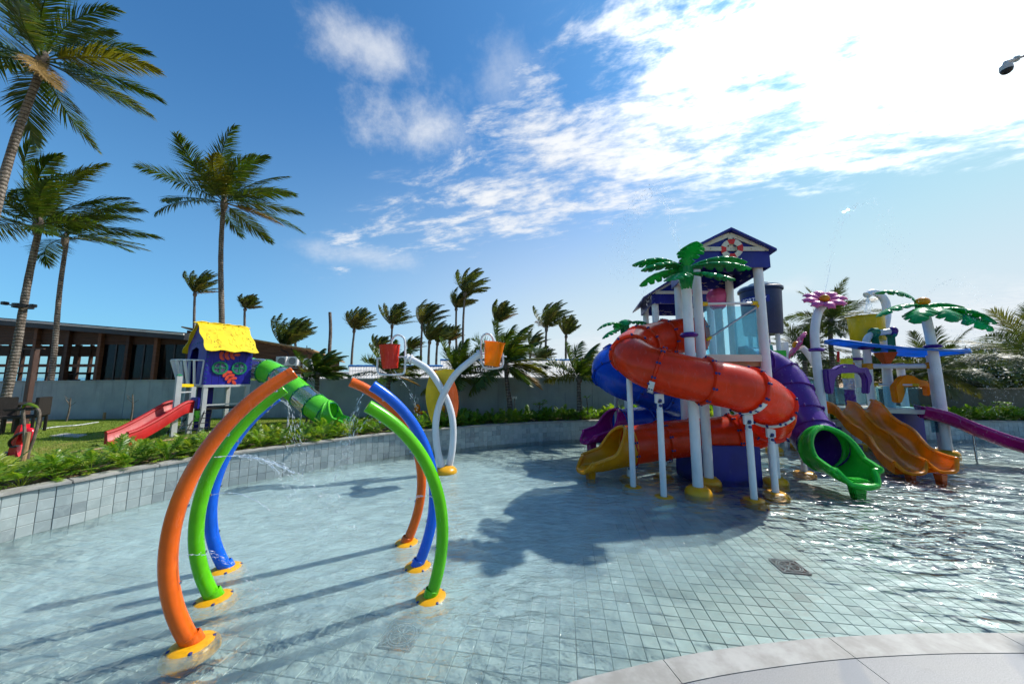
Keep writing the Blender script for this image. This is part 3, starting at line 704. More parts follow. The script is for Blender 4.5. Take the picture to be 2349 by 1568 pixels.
MB().box((B.x - .1, B.y + 1.5, 1.9), (.12, 2.8, 2.2)).build('wall', 'wood', wr, smooth=False)
for k, (x, y, sz) in enumerate(((648, 828, 1.0), (672, 828, 1.15), (708, 833, .9))):
    t = (x - 430) / (716 - 430.); Yw = A.y + (B.y - A.y) * t - .32; q = at(x, y, Yw)
    u = thing('air_conditioner', q, ('white air conditioner unit, leftmost on the boarded wing', 'white air conditioner unit, middle one with its fan facing the lawn', 'white air conditioner unit, nearest the wing corner')[k], 'air conditioner', 'air conditioners on the timber wing')
    MB().box(q, (.52 * sz, .28, .46)).build('casing', 'ac_white', u, bevel=.02)
    MB().lathe([(.0, 0), (.16, 0), (.18, .01), (.18, .03), (.165, .03), (.16, .012), (0, .012)], 20, MZ(q + Vector((.06, -.142, 0)), (0, -1, 0))).build('fan_grille', 'grate', u)
    for i in (-1, 1): MB().bar(q + Vector((i * .2, -.1, -.25)), q + Vector((i * .2, .3, -.25)), .03, .03).build('bracket', 'grey_paint', u)
    MB().tube(catmull([q + Vector((.2, .1, .2)), q + Vector((.1, .18, .45)), q + Vector((-.25, .22, .6)), q + Vector((-.3, .22, .95))], 5), .02, 6).build('pipe', 'black_plastic', u)

# corrugated shed roofs behind the wall
def shed(x0, x1, yr, ye, Yr, Ye, label, blue=True):
    a = at(x0, yr, Yr); b = at(x1, yr, Yr); e0 = at(x0, ye, Ye); e1 = at(x1, ye, Ye); n = int((b - a).length / .09) * 2
    r = thing('shed', ((e0 + e1) / 2).xy.to_3d() + UP * LAWN, label, 'building'); rows = 3
    for k in range(rows):
        t0, t1 = k / rows, (k + 1) / rows + .015; top = []; bot = []
        for i in range(n + 1):
            u = i / n; zz = (.022 if i % 2 else 0) + (rows - k) * .012 * (1 if True else 0)
            top.append(a.lerp(b, u).lerp(e0.lerp(e1, u), t0) + UP * (zz - .012)); bot.append(a.lerp(b, u).lerp(e0.lerp(e1, u), t1) + UP * zz)
        MB().rings([top, bot], False).build('roof_sheet', 'roof_sheet', r, smooth=False, solid=.008)
    nt = int((b - a).length / .42)
    for i in range(nt):
        p0 = a.lerp(b, i / nt) + UP * .05; p1 = a.lerp(b, (i + 1) / nt) + UP * .05
        MB().tube([p0, p0.lerp(p1, .8), p1], [.10, .085, .085], 8).build('ridge_tile', 'ridge_blue' if blue else 'roof_sheet', r)
    MB().box((e0 + e1) / 2 + Vector((0, .25, -.75)), ((e1 - e0).length, .12, 1.3)).build('wall', 'concrete_wall', r, smooth=False)
    MB().box((a + b) / 2 + Vector((0, .35, -1.0)), ((b - a).length, .12, 1.8)).build('wall', 'concrete_wall', r, smooth=False)
    return r
shed(1010, 1330, 828, 868, 21, 16.5, 'pale corrugated shed roof with blue ridge tiles, right of the bucket tree')
shed(800, 1015, 842, 872, 19, 15.8, 'pale corrugated shed roof with blue ridge tiles behind the red bucket')
shed(675, 800, 858, 876, 17.5, 15.0, 'low grey corrugated shed roof beside the timber wing', False)
sg = thing('thatched_kiosk', at(1370, 866, 26).xy.to_3d() + UP * LAWN, 'brown pitched roof peeking above the wall beside the blue slide', 'building')
kp = at(1375, 822, 26); MB().raw([kp + Vector((-2, 0, 0)), kp + Vector((2, 0, 0)), kp + Vector((3.4, -2, -1.2)), kp + Vector((-3.4, -2, -1.2)), kp + Vector((3.4, 2, -1.2)), kp + Vector((-3.4, 2, -1.2))], [(3, 2, 1, 0), (0, 1, 4, 5), (0, 5, 3), (1, 2, 4), (3, 5, 4, 2)]).build('roof', 'wood', sg, smooth=False)
MB().box((kp.x, kp.y, 1.5), (5, 3, 2.2)).build('wall', 'concrete_wall', sg, smooth=False)

# ================================================================== vegetation
WIND = Vector((1, .15, 0))
def frond_mesh(rg, L, az, el, wind, droop, leafL, nl, wd, sweep, thin=False):
    """one feather frond, base at the origin"""
    mb = MB(); dv = Vector((math.cos(el) * math.cos(az), math.cos(el) * math.sin(az), math.sin(el))); p = Vector((0, 0, 0)); N = 12; pts = [p.copy()]; drs = [dv.copy()]
    for i in range(N):
        t = (i + .5) / N; dv = (dv + (WIND * wind * (.35 + t) - UP * droop * (.3 + 1.3 * t)) / N * 1.6).normalized(); p = p + dv * (L / N); pts.append(p.copy()); drs.append(dv.copy())
    mb.tube(pts, [max(.004, .024 * (L / 3) * (1 - i / (N + 1.0))) for i in range(N + 1)], 5, False)
    roll = rg.uniform(-.5, .5); V = mb.v; F = mb.f
    for k in range(nl):
        t = .13 + .87 * (k + rg.random() * .5) / nl; fi = min(N - 1e-3, t * N); i = int(fi); u = fi - i; c = pts[i].lerp(pts[i + 1], u); dd = drs[i].lerp(drs[i + 1], u).normalized()
        sd = dd.cross(UP)
        if sd.length < .05: sd = Vector((0, 1, 0))
        sd.normalize(); nm = sd.cross(dd); q = Matrix.Rotation(roll, 3, dd); sd = q @ sd; nm = q @ nm
        prof = min(1, .45 + 2.2 * (t - .1)) * (1 - .72 * max(0, (t - .45) / .55) ** 1.6)
        th = R(28 + 38 * t)
        for sgn in (-1, 1):
            if rg.random() < .05: continue
            l = leafL * prof * rg.uniform(.8, 1.12)
            ld = (sd * sgn * math.cos(th) + dd * math.sin(th) + nm * rg.uniform(-.05, .22) + WIND * sweep * rg.uniform(.6, 1.3) - UP * .1).normalized()
            wv = dd - ld * dd.dot(ld); wv = (wv.normalized() if wv.length > .01 else nm) * wd * rg.uniform(.8, 1.2)
            m_ = c + ld * l * .5 - UP * l * .03; ld2 = (ld + WIND * sweep * .5 - UP * rg.uniform(.15, .5)).normalized(); e_ = m_ + ld2 * l * .5
            o = len(V); V += [tuple(c - wv * .3), tuple(c + wv * .3), tuple(m_ + wv * .5), tuple(m_ - wv * .5), tuple(e_)]
            F += [(o, o + 1, o + 2, o + 3), (o + 3, o + 2, o + 4)]
    return mb
def palm(label, crown, Y, bx, r, L, n, wind=.5, droop=.5, seed=0, zb=LAWN, els=(-15, 80), leafL=None, nl=46, wd=.035, sweep=.25, mat='palm_leaf', group=None, bend=.06, azs=None, dry=1, top_r=None, azc=None):
    rg = random.Random(seed); top = at(crown[0], crown[1], Y); base = Vector((at(bx, 900, Y).x, Y, zb))
    t = thing('palm_tree', base, label, 'palm tree', group); N = 22; path = []; rs = []
    sw = (top.x - base.x); hgt = top.z - base.z
    for i in range(N + 1):
        u = i / N; x = base.x + sw * (u ** 1.35) + bend * hgt * .5 * math.sin(u * 6.28) * .35; path.append(Vector((x, Y + .05 * math.sin(u * 4 + seed), base.z - .1 + (hgt + .1) * u)))
        rs.append(r * (1.30 - .5 * u if u < .1 else 1.18 - .42 * u) * (1 + .035 * math.sin(i * 2.9 + seed)))
    tb = MB().tube(path, rs, 12).build('trunk', 'palm_trunk', t)
    MB().lathe([(r * .6, -.35 * L / 3), (r * 1.25, -.18 * L / 3), (r * 1.35, 0), (r * .8, .22 * L / 3), (0.01, .34 * L / 3)], 10, MZ(top, path[-1] - path[-3])).build('crown_shaft', 'bark_thin', t)
    leafL = leafL or L * .24
    for k in range(n):
        u = (k + .5) / n; el = R(els[1] + (els[0] - els[1]) * u ** .85) + rg.uniform(-.12, .12); az = k * 2.399 + rg.uniform(-.3, .3)
        if azc is not None:                          # crowns blown over to one side
            c_ = math.cos(az); az = azc + (az % 6.283 - 3.1416) * rg.uniform(.55, .95)
        lf = L * rg.uniform(.82, 1.08) * (1 - .12 * u)
        fm = frond_mesh(rg, lf, az, el, wind, droop * rg.uniform(.7, 1.3), leafL, nl, wd, sweep)
        o = link('frond', fm.mesh('frond', smooth=False), 'palm_dry' if (k >= n - dry and dry) else mat, t); o.location = top - base
    return t
# the big palms on the left
palm('tallest coconut palm leaning in from the left edge, crown cut by the picture top', (97, 140), 7.8, -110, .088, 2.75, 19, .70, .50, 3, els=(-38, 88), nl=78, wd=.030, sweep=.30, dry=1, leafL=.70)
palm('thick trunked coconut palm with a black floodlight band, left on the lawn', (88, 518), 10.0, 15, .090, 2.8, 19, .75, .38, 11, els=(-10, 88), nl=74, wd=.032, sweep=.38, dry=0, leafL=.72)
palm('slim coconut palm just right of the floodlight palm, crown half hidden', (150, 548), 13.0, 114, .080, 2.9, 11, 1.0, .36, 23, els=(-6, 70), nl=66, wd=.036, sweep=.42, dry=0, leafL=.75)
palm('tall coconut palm rising behind the yellow roofed playhouse', (514, 466), 14.0, 496, .105, 3.3, 22, .58, .42, 31, els=(-16, 88), nl=76, wd=.036, sweep=.34, dry=1, leafL=.85)
FAR = 'windblown palms beyond the wall'
far_list = [
 ('small far palm left of the tall playhouse palm', (447, 668), 30, 438, 2.5, 13, .7), ('small far palm above the playhouse roof ridge', (562, 703), 31, 560, 2.0, 13, .8),
 ('low bushy windblown palm above the timber wing roof', (652, 792), 24, 656, 2.6, 14, .9), ('leaning thin palm right of the bushy palm over the wing', (676, 775), 27, 692, 2.4, 11, .9),
 ('single windblown far palm right of the bare trunk', (812, 752), 32, 802, 2.9, 15, .8), ('far palm standing above the red bucket', (899, 742), 32, 893, 2.8, 15, .8),
 ('far palm between the red bucket and the bucket frame arch, taller one', (968, 742), 30, 962, 2.9, 16, .85), ('dense far palm right of the bucket frame, lower of the pair', (985, 778), 27, 980, 2.4, 13, .9),
 ('slim far palm close behind the dense pair', (1003, 782), 29, 998, 2.2, 12, .9), ('short far palm left of the tallest far palm', (1031, 778), 31, 1030, 2.0, 12, .9),
 ('tallest far palm in the middle with a dark double crown', (1066, 668), 30, 1058, 3.0, 18, .75), ('second tallest far palm touching the tallest one on its left', (1046, 702), 31, 1047, 2.6, 14, .8),
 ('far palm left of the big palm at the orange bucket', (1140, 738), 31, 1142, 2.8, 15, .8), ('small far palm left of the red bucket', (866, 795), 34, 861, 2.2, 11, .8),
 ('small far palm just right of the red bucket frame', (940, 800), 33, 942, 2.3, 11, .9), ('taller of the two far palms above the shed roof', (1253, 748), 29, 1250, 2.9, 16, .75),
 ('far palm at the right end of the shed roof', (1298, 765), 30, 1298, 2.3, 14, .6), ('thin leaning far palm above the shed roof', (1218, 795), 30, 1209, 2.2, 10, .8),
 ('low far palm behind the shed ridge', (1240, 822), 28, 1240, 2.0, 11, .6)]
for k, (lb, cr, Y, bx, L, n, wd_) in enumerate(far_list):
    palm(lb, (cr[0], cr[1] + 6), Y, bx, .115, L * random.Random(k).uniform(.84, 1.10), n + 7, wd_ * random.Random(k + 9).uniform(.85, 1.35), random.Random(k + 5).uniform(.10, .28), 100 + k, els=(random.Random(k + 3).uniform(28, 52), 92), nl=46, wd=.050, sweep=random.Random(k + 7).uniform(.5, .9), mat='palm_far', group=FAR, dry=k % 3 == 0, bend=.03, leafL=L * .26)
# bare trunk
bt = at(757, 716, 25); bb = Vector((at(756, 900, 25).x, 25, LAWN)); t = thing('dead_palm_trunk', bb, 'bare dead palm trunk without a crown above the wing', 'tree trunk')
MB().tube([bb.lerp(bt, k / 10) + Vector((.04 * math.sin(k), 0, 0)) for k in range(11)], [.15 - .004 * k for k in range(11)], 9).build('trunk', 'palm_trunk', t)
NEAR = 'young palms along the garden wall'
for k, (lb, cr, Y, bx, L, n, wd_, els, sw_) in enumerate([
 ('windswept young palm against the wall right of the timber wing', (728, 858), 11.0, 724, 1.25, 20, .9, (-5, 75), .7), ('young palm hidden behind the red bucket', (893, 858), 11.2, 888, 1.6, 16, .5, (-15, 75), .35),
 ('young palm behind the crossed white pipes', (1048, 862), 11.6, 1046, 1.7, 18, .25, (-15, 80), .2), ('large bushy young palm behind the orange bucket', (1160, 838), 11.5, 1170, 2.1, 26, .45, (-25, 85), .35),
 ('young palm between the shed and the blue tube slide', (1328, 868), 11.6, 1326, 1.75, 18, .55, (0, 82), .3)]):
    palm(lb, cr, Y, bx, .085, L * .86, n + 1, wd_, .42, 200 + k, els=(els[0], 88), nl=60, wd=.028, sweep=sw_ + .2, leafL=L * .32, group=NEAR, dry=1 if k in (1, 3) else 0, bend=.05)
for k, (lb, cr, Y, bx, L, n, wd_, els) in enumerate([
 ('dark palm behind the pink flower on its post', (1906, 738), 13.0, 1914, 2.0, 22, .12, (-30, 75)), ('palm crown behind the purple tube slide and small flower', (1846, 806), 12.5, 1850, 1.7, 16, .2, (-15, 70)),
 ('broad dark palm behind the green play palm at the right', (2146, 850), 12.0, 2140, 2.0, 22, .2, (-30, 80)), ('palm cut by the right edge of the picture', (2372, 826), 12.2, 2362, 2.9, 12, -.25, (5, 80)),
 ('small palm far behind the right boundary wall', (2290, 846), 20, 2290, 2.2, 16, .1, (-20, 80)), ('low far palm between the right palms', (2235, 868), 21, 2235, 2.0, 14, .1, (-20, 80))]):
    palm(lb, cr, Y, bx, .09, L * .85, n + 1, wd_, .45, 300 + k, els=(els[0], 86), nl=60, wd=.026, sweep=.12, leafL=L * .30, mat='palm_far', group='palms behind the right side of the pool', dry=0, bend=.03)

def bushy_tree(label, c, rx, rz, base, seed, n=2600, leaf=.10, mat='tree_leaf', group=None):
    rg = random.Random(seed); t = thing('broadleaf_tree', base, label, 'tree', group); c = Vector(c); base = Vector(base); tk = MB()
    tk.tube([base, base.lerp(c, .5) + Vector((.1, 0, 0)), c], [.16, .12, .06], 8); blobs = []
    for k in range(12):
        a = rg.uniform(0, 6.28); e_ = rg.uniform(-.4, 1.3); q = c + Vector((math.cos(a) * math.cos(e_) * rx * .7, math.sin(a) * math.cos(e_) * rx * .6, math.sin(e_) * rz * .75)); blobs.append((q, rg.uniform(.28, .48) * rx))
        tk.tube([base.lerp(c, .55), base.lerp(c, .7).lerp(q, .5), q], [.06, .04, .015], 5)
    tk.build('trunk', 'bark_thin', t); v = []; f = []
    for k in range(n):
        q, br_ = rg.choice(blobs); u = Vector((rg.gauss(0, 1), rg.gauss(0, 1), rg.gauss(0, 1))).normalized() * br_ * rg.uniform(.55, 1.08); u.z *= .8
        p = q + u; a = Vector((rg.gauss(0, 1), rg.gauss(0, 1), rg.gauss(0, .6))).normalized(); b = a.cross(u).normalized(); s_ = leaf * rg.uniform(.6, 1.3); o = len(v)
        v += [p - a * s_, p + b * s_ * .45, p + a * s_, p - b * s_ * .45]; f.append((o, o + 1, o + 2, o + 3))
    MB().raw(v, f).build('crown', mat, t, smooth=False)
    return t
TG_ = 'trees beyond the right boundary wall'
for k, (lb, x, y, Y, rx, rz) in enumerate([('round dark tree seen between the right play posts', 2040, 860, 24, 2.2, 1.5), ('low dark tree behind the orange play hoop', 1975, 862, 26, 2.4, 1.4),
   ('spreading dark tree right of the broad palm', 2200, 868, 22, 2.4, 1.3), ('tallest dark tree near the right picture edge', 2300, 852, 24, 2.8, 2.0), ('dense green tree at the right picture edge', 2370, 866, 19, 2.4, 1.4),
   ('low green tree just above the right boundary wall', 2250, 880, 17, 1.8, .8), ('low dark tree behind the purple hoop', 1905, 868, 24, 2.4, 1.2), ('dark tree glimpsed behind the tall tower', 1800, 866, 27, 2.8, 1.3)]):
    c = at(x, y, Y); bushy_tree(lb, c, rx, rz, (c.x, c.y, LAWN), 400 + k, 3000, .13, group=TG_)
# overhead cables seen above the right wall
for k, (p0, p1) in enumerate((((2165, 858), (2348, 905)), ((2165, 868), (2348, 898)), ((2160, 850), (2348, 915)))):
    a = at(p0[0], p0[1], 15); b = at(p1[0] + 60, p1[1], 14.2); tag(MB().tube([a.lerp(b, i / 8) - UP * .12 * math.sin(3.14 * i / 8) for i in range(9)], .012, 5).build('cable', 'black_plastic'),
        'thin overhead cable sloping above the right wall, ' + ('middle one', 'flattest one', 'steepest one')[k], 'cable', 'overhead cables')

# ------------------------------------------------------------------ bedding plants behind the coping (lobed glossy leaves)
def lobed_leaf(rg):
    """leaf with finger lobes along x, length 1, in the xy plane, arching down"""
    v = []; f = []
    def quad(a, b, w0, w1, tip):
        a = Vector(a); b = Vector(b); n = Vector((-(b - a).y, (b - a).x, 0)).normalized(); m_ = a.lerp(b, .55); o = len(v)
        v.extend([a - n * w0, a + n * w0, m_ + n * w1, m_ - n * w1, b]); f.extend([(o, o + 1, o + 2, o + 3), (o + 3, o + 2, o + 4)])
    quad((0, 0, 0), (1, 0, 0), .03, .055, 1)
    for k in range(6):
        x = .12 + .13 * k; l = .42 * (1 - .45 * abs(k - 2) / 4)
        for s in (-1, 1):
            a = R(62 - 7 * k); quad((x, 0, 0), (x + l * math.cos(a), s * l * math.sin(a), 0), .03, .045, 1)
    return [Vector((q.x, q.y, -.22 * q.x ** 2 - .35 * abs(q.y) ** 1.3 + .03 * rg.uniform(-1, 1))) for q in v], f
lv_meshes = []
for k in range(3):
    v, f = lobed_leaf(random.Random(k)); me = MB().raw(v, f).mesh('leaf', smooth=False); me.materials.append(MATS['shrub']); lv_meshes.append((v, f, me))
def plant_layout(rg, n=15):
    out = []
    for k in range(n):
        az = k * 2.4 + rg.uniform(-.4, .4); el = R(rg.uniform(8, 68)); st = rg.uniform(.10, .26); L = rg.uniform(.22, .34)
        dv = Vector((math.cos(az) * math.cos(el), math.sin(az) * math.cos(el), math.sin(el))); sd, u, _ = frame(dv); M = Matrix(((dv.x, -sd.x, u.x), (dv.y, -sd.y, u.y), (dv.z, -sd.z, u.z)))
        out.append((dv * st, M, L, k % 3))
    return out
var = []
for k in range(5):
    rg = random.Random(50 + k); lay = plant_layout(rg, 16); mb = MB(); stm = MB()
    for p, M, L, vi in lay:
        mb.raw([M @ (q * L) + p + UP * .06 for q in lv_meshes[vi][0]], lv_meshes[vi][1]); stm.tube([Vector((0, 0, -.02)), p * .5 + UP * .05, p + UP * .06], .006, 4, False)
    fm = mb.mesh('foliage', smooth=False); fm.materials.append(MATS['shrub']); sm = stm.mesh('stems', smooth=False); sm.materials.append(MATS['shrub'])
    dm = None; var.append((lay, fm, sm))
pl_pts = []
s_ = 4.0
while s_ < cum[-1] - 3:
    p, n = along(s_)
    for off in (.36, .66, .98):
        q = p + n * (off + rnd.uniform(-.08, .08)) + Vector((rnd.uniform(-.09, .09), rnd.uniform(-.09, .09), LAWN))
        if in_view(q + UP * .3, 120): pl_pts.append(q)
    s_ += .34
pl_pts.sort(key=lambda q: q.y * 1.0 + .25 * q.x if q.x < 3 else 99 + q.x)
for k, q in enumerate(pl_pts):
    grp, lab = (('leafy plants by the left coping', 'leafy lobed green plant in the bed above the left pool wall') if q.x < -4.2 else
                ('leafy plants behind the arches', 'leafy lobed green plant in the bed behind the colourful arches') if q.x < -1 else
                ('leafy plants by the far coping', 'leafy lobed green plant in the bed along the far pool wall') if q.x < 8 else
                ('leafy plants at the right', 'leafy lobed green plant in front of the dark right wall'))
    lay, fm, sm = var[k % 5]; t = thing('leafy_plant', q, lab, 'plant', grp); sc_ = rnd.uniform(.62, 1.0) * (1.0 if q.x < 2 else 1.08); t.scale = (sc_,) * 3; t.rotation_euler = (0, 0, rnd.uniform(0, 6.28))
    st = link('stems', sm, None, t)
    if k < 36:
        for p, M, L, vi in lay:
            o = link('leaf', lv_meshes[vi][2], None, t); o.matrix_local = Matrix.Translation(p + UP * .06) @ M.to_4x4() @ Matrix.Scale(L, 4)
    else: link('foliage', fm, None, t)
# dry fallen leaves among the plants
v = []; f = []
for _ in range(420):
    p, n = along(rnd.uniform(5, cum[-1] - 6)); q = p + n * rnd.uniform(.24, 1.1) + UP * (LAWN + rnd.uniform(.02, .10)); a = rnd.uniform(0, 6.28); s = rnd.uniform(.04, .1); o = len(v)
    d1 = Vector((math.cos(a), math.sin(a), rnd.uniform(-.3, .3))) * s; d2 = Vector((-math.sin(a), math.cos(a), rnd.uniform(-.3, .3))) * s * .4; v += [q - d1, q - d2, q + d1, q + d2]; f.append((o, o + 1, o + 2, o + 3))
tag(MB().raw(v, f).build('leaf_litter', 'shrub_dry', smooth=False), 'dry fallen leaves under the bedding plants', 'leaf litter', kind='stuff')
# saplings, frangipani, flower stalk
def sapling(label, x, y, Y, h, kind, seed):
    rg = random.Random(seed); top = at(x, y, Y); b = Vector((top.x + rg.uniform(-.05, .05), Y, LAWN)); t = thing('sapling', b, label, 'sapling', 'small saplings by the wall')
    hh = top.z - LAWN; pts = [b, b.lerp(top, .5) + Vector((rg.uniform(-.04, .04), 0, 0)), top]; m_ = MB().tube(catmull(pts, 4), [.028 - .0016 * i for i in range(9)], 6)
    tips = []
    if kind != 'single':
        for k in range(4):
            a = rg.uniform(0, 6.28); p0 = b.lerp(top, rg.uniform(.6, .95)); p1 = p0 + Vector((math.cos(a) * .18, math.sin(a) * .1, .16)); m_.tube([p0, p1], [.01, .006], 5); tips.append(p1)
    tips.append(top); m_.build('trunk', 'bark_thin', t)
    if kind != 'bare':
        v = []; f = []
        for q in tips:
            for k in range(8):
                a = k * .785 + rg.uniform(-.2, .2); dv = Vector((math.cos(a), math.sin(a), rg.uniform(.0, .7))).normalized(); sd, u, _ = frame(dv); l = rg.uniform(.14, .22) * (1.25 if kind == 'single' else .8); w_ = .035; o = len(v)
                v += [q, q + dv * l * .5 + sd * w_, q + dv * l - UP * .03, q + dv * l * .5 - sd * w_]; f.append((o, o + 1, o + 2, o + 3))
        MB().raw(v, f).build('crown', 'shrub', t, smooth=False)
    return t
sapling('bare forked sapling against the wall left of the red slide', 162, 912, 11.2, .8, 'bare', 1); sapling('bare thin sapling against the wall above the red slide', 304, 905, 11.3, .8, 'bare', 2)
sapling('young frangipani with one leaf tuft beside the green tube slide', 706, 932, 9.6, .7, 'single', 3); sapling('leafy frangipani shrub in the far hedge', 1238, 925, 11.3, .8, 'bush', 4)
sapling('umbrella shaped frangipani near the blue tube slide', 1345, 912, 11.4, .8, 'single', 5); sapling('leafy shrub standing above the right hedge', 2300, 930, 12.6, .8, 'bush', 6)
fs = thing('flower_stalk', Vector((at(1180, 912, 11.2).x, 11.2, LAWN)), 'tall thin stalk with a pale pink flower head in the far hedge', 'flower'); tp = at(1180, 912, 11.2)
MB().tube([fs.location, tp], .014, 6).build('stem', 'bark_thin', fs)
for k in range(9): a = k * 2.4; MB().ball(tp + Vector((.05 * math.cos(a), .05 * math.sin(a), .02 * math.sin(k))), .03, 6, 4).build('petal', 'cream', fs)
st = thing('stake', g(238, 962, LAWN), 'short wooden stake standing in the lawn near the wall', 'stake'); MB().box(st.location + UP * .12, (.06, .06, .26)).build('post', 'timber', st, bevel=.008)
tag(MB().tube(catmull([g(95, 985, LAWN) + UP * .02, g(130, 980, LAWN) + UP * .02, g(180, 976, LAWN) + UP * .02, g(225, 969, LAWN) + UP * .02], 5), .02, 6).build('garden_hose', 'grey_paint'), 'pale hose lying straight across the lawn', 'hose')

# ================================================================== water play: arches
def flange(root, p, r, h, mat='base_yellow', bolts=4, name='base', tilt=0):
    """low moulded foot: domed skirt with a collar and bolt pockets"""
    p = Vector(p); m_ = MB().lathe([(r, -.02), (r * .98, h * .25), (r * .86, h * .6), (r * .62, h * .92), (r * .42, h), (0.001, h)], 28, Matrix.Translation(p))
    b = m_.build(name, mat, root, angle=60)
    for k in range(bolts):
        a = 6.283 * k / bolts + .7; q = p + Vector((math.cos(a) * r * .72, math.sin(a) * r * .72, h * .68)); MB().lathe([(.014, 0), (.014, .010), (.008, .014), (.001, .014)], 6, Matrix.Translation(q)).build('bolt', 'bolt_blue', b)
    return b
def arch(label, mat, base, bulge, end, dv, r=.056, jets=()):
    b = g(*base); dv = Vector((dv[0], dv[1], 0)).normalized(); nrm = Vector((-dv.y, dv.x, 0))
    def hit(px):
        rr = ray(*px); o = Vector((0, 0, H)); t = (b - o).dot(nrm) / rr.dot(nrm); p = o + rr * t; return ((p - b).dot(dv), p.z)
    (x1, y1), (x2, y2), (x3, y3) = (0, 0), hit(bulge), hit(end)
    A_ = np.array([[x2, y2], [x3, y3]]) * 2; rhs = np.array([x2 * x2 + y2 * y2, x3 * x3 + y3 * y3]); c = np.linalg.solve(A_, rhs); rad = math.hypot(*c)
    a0 = math.atan2(-c[1], -c[0]); am = math.atan2(y2 - c[1], x2 - c[0]); a1 = math.atan2(y3 - c[1], x3 - c[0])
    # go from a0 to a1 through am
    if c[0] > 0:
        if a0 < 0: a0 += 6.28318531
        if a1 < 0: a1 += 6.28318531
    pts = [b + dv * (c[0] + rad * math.cos(a0 + (a1 - a0) * k / 48)) + UP * (c[1] + rad * math.sin(a0 + (a1 - a0) * k / 48)) for k in range(49)]
    t = thing('spray_arch', b, label, 'spray arch', 'curved spray arches in the pool')
    MB().tube([pts[0] - UP * .12] + pts, r, 28, False).build('pipe', mat, t)
    e = (pts[-1] - pts[-2]).normalized(); MB().lathe([(r * .999, -.03), (r * 1.03, -.03), (r * 1.03, .006), (r * .93, .012), (.001, .004)], 28, MZ(pts[-1], e)).build('end_cap', mat, t)
    flange(t, b - UP * .05, .175, .07)
    MB().lathe([(r * 1.02, -.06), (r * 1.12, -.06), (r * 1.12, .03), (r * 1.02, .035)], 24, MZ(b + UP * .03, pts[2] - pts[0])).build('collar', mat, t)
    for k in (10, 22, 34, 44):
        inn = (b + dv * c[0] + UP * c[1] - pts[k]).normalized(); MB().lathe([(.012, -.01), (.012, .01), (.006, .012), (.001, .012)], 8, MZ(pts[k] + inn * r, inn)).build('nozzle', 'chrome', t)
    return pts, (b + dv * c[0] + UP * c[1])
AL, AR = (.84, .54), (-.9, -.43)
aOL = arch('nearest orange spray arch at the left, bending over to the right', 'arch_orange', (440, 1475), (386, 1270), (672, 855), AL)
aGL = arch('lime green spray arch between the orange and blue left arches', 'arch_green', (490, 1370), (452, 1190), (650, 893), AL)
aBL = arch('bright blue spray arch behind the left green one', 'arch_blue', (518, 1302), (484, 1150), (634, 912), AL)
aOR = arch('farthest orange spray arch bending over to the left', 'arch_orange', (932, 1243), (966, 1085), (806, 876), AR)
aBR = arch('bright blue spray arch in the right row, between orange and green', 'arch_blue', (958, 1297), (995, 1120), (855, 885), AR)
aGR = arch('lime green spray arch nearest the camera in the right row', 'arch_green', (988, 1367), (1013, 1185), (845, 932), AR)

# ------------------------------------------------------------------ bucket tree
BT = g(1022, 1083); bY = BT.y
bt_ = thing('bucket_tree', BT, 'white crossed pipe stand with yellow and orange petals carrying two buckets', 'bucket stand')
def pxs(lst, Y, n=8): return catmull([at(x, y, Y) for x, y in lst], n)
MB().tube(pxs([(1017, 1085), (1003, 1030), (999, 980), (1004, 940), (1019, 900), (1047, 855), (1098, 813)], bY - .03), .072, 20).build('pipe', 'white', bt_)
MB().tube(pxs([(1027, 1085), (1037, 1030), (1039, 980), (1033, 940), (1017, 900), (985, 851), (943, 823)], bY + .06), .072, 20).build('pipe', 'white', bt_)
MB().ball(BT + UP * .02, (.24, .24, .13), 24, 10).build('base', 'base_yellow', bt_)
def poly_px(lst, Y, th, name, mat, root, bevel=.0):
    c = at(*lst[0], Y); pts = [(p.x - c.x, p.z - c.z) for p in [at(x, y, Y) for x, y in lst]]
    return MB().prism(pts, th, MXZ(c, (1, 0, 0), (0, 0, 1))).build(name, mat, root, smooth=False, bevel=bevel)
def smooth_px(lst, n=6):
    q = catmull([Vector((x, y, 0)) for x, y in lst + [lst[0]]], n)[:-1]; return [(p.x, p.y) for p in q]
poly_px(smooth_px([(1020, 846), (990, 856), (978, 888), (977, 920), (985, 955), (996, 975), (1001, 940), (1012, 910), (1030, 880), (1043, 850)]), bY + .14, .02, 'petal', 'yellow', bt_)
poly_px(smooth_px([(988, 850), (1008, 850), (1030, 862), (1044, 882), (1051, 915), (1049, 945), (1040, 968), (1034, 940), (1018, 905), (1000, 880)]), bY + .20, .02, 'petal', 'deep_orange', bt_)
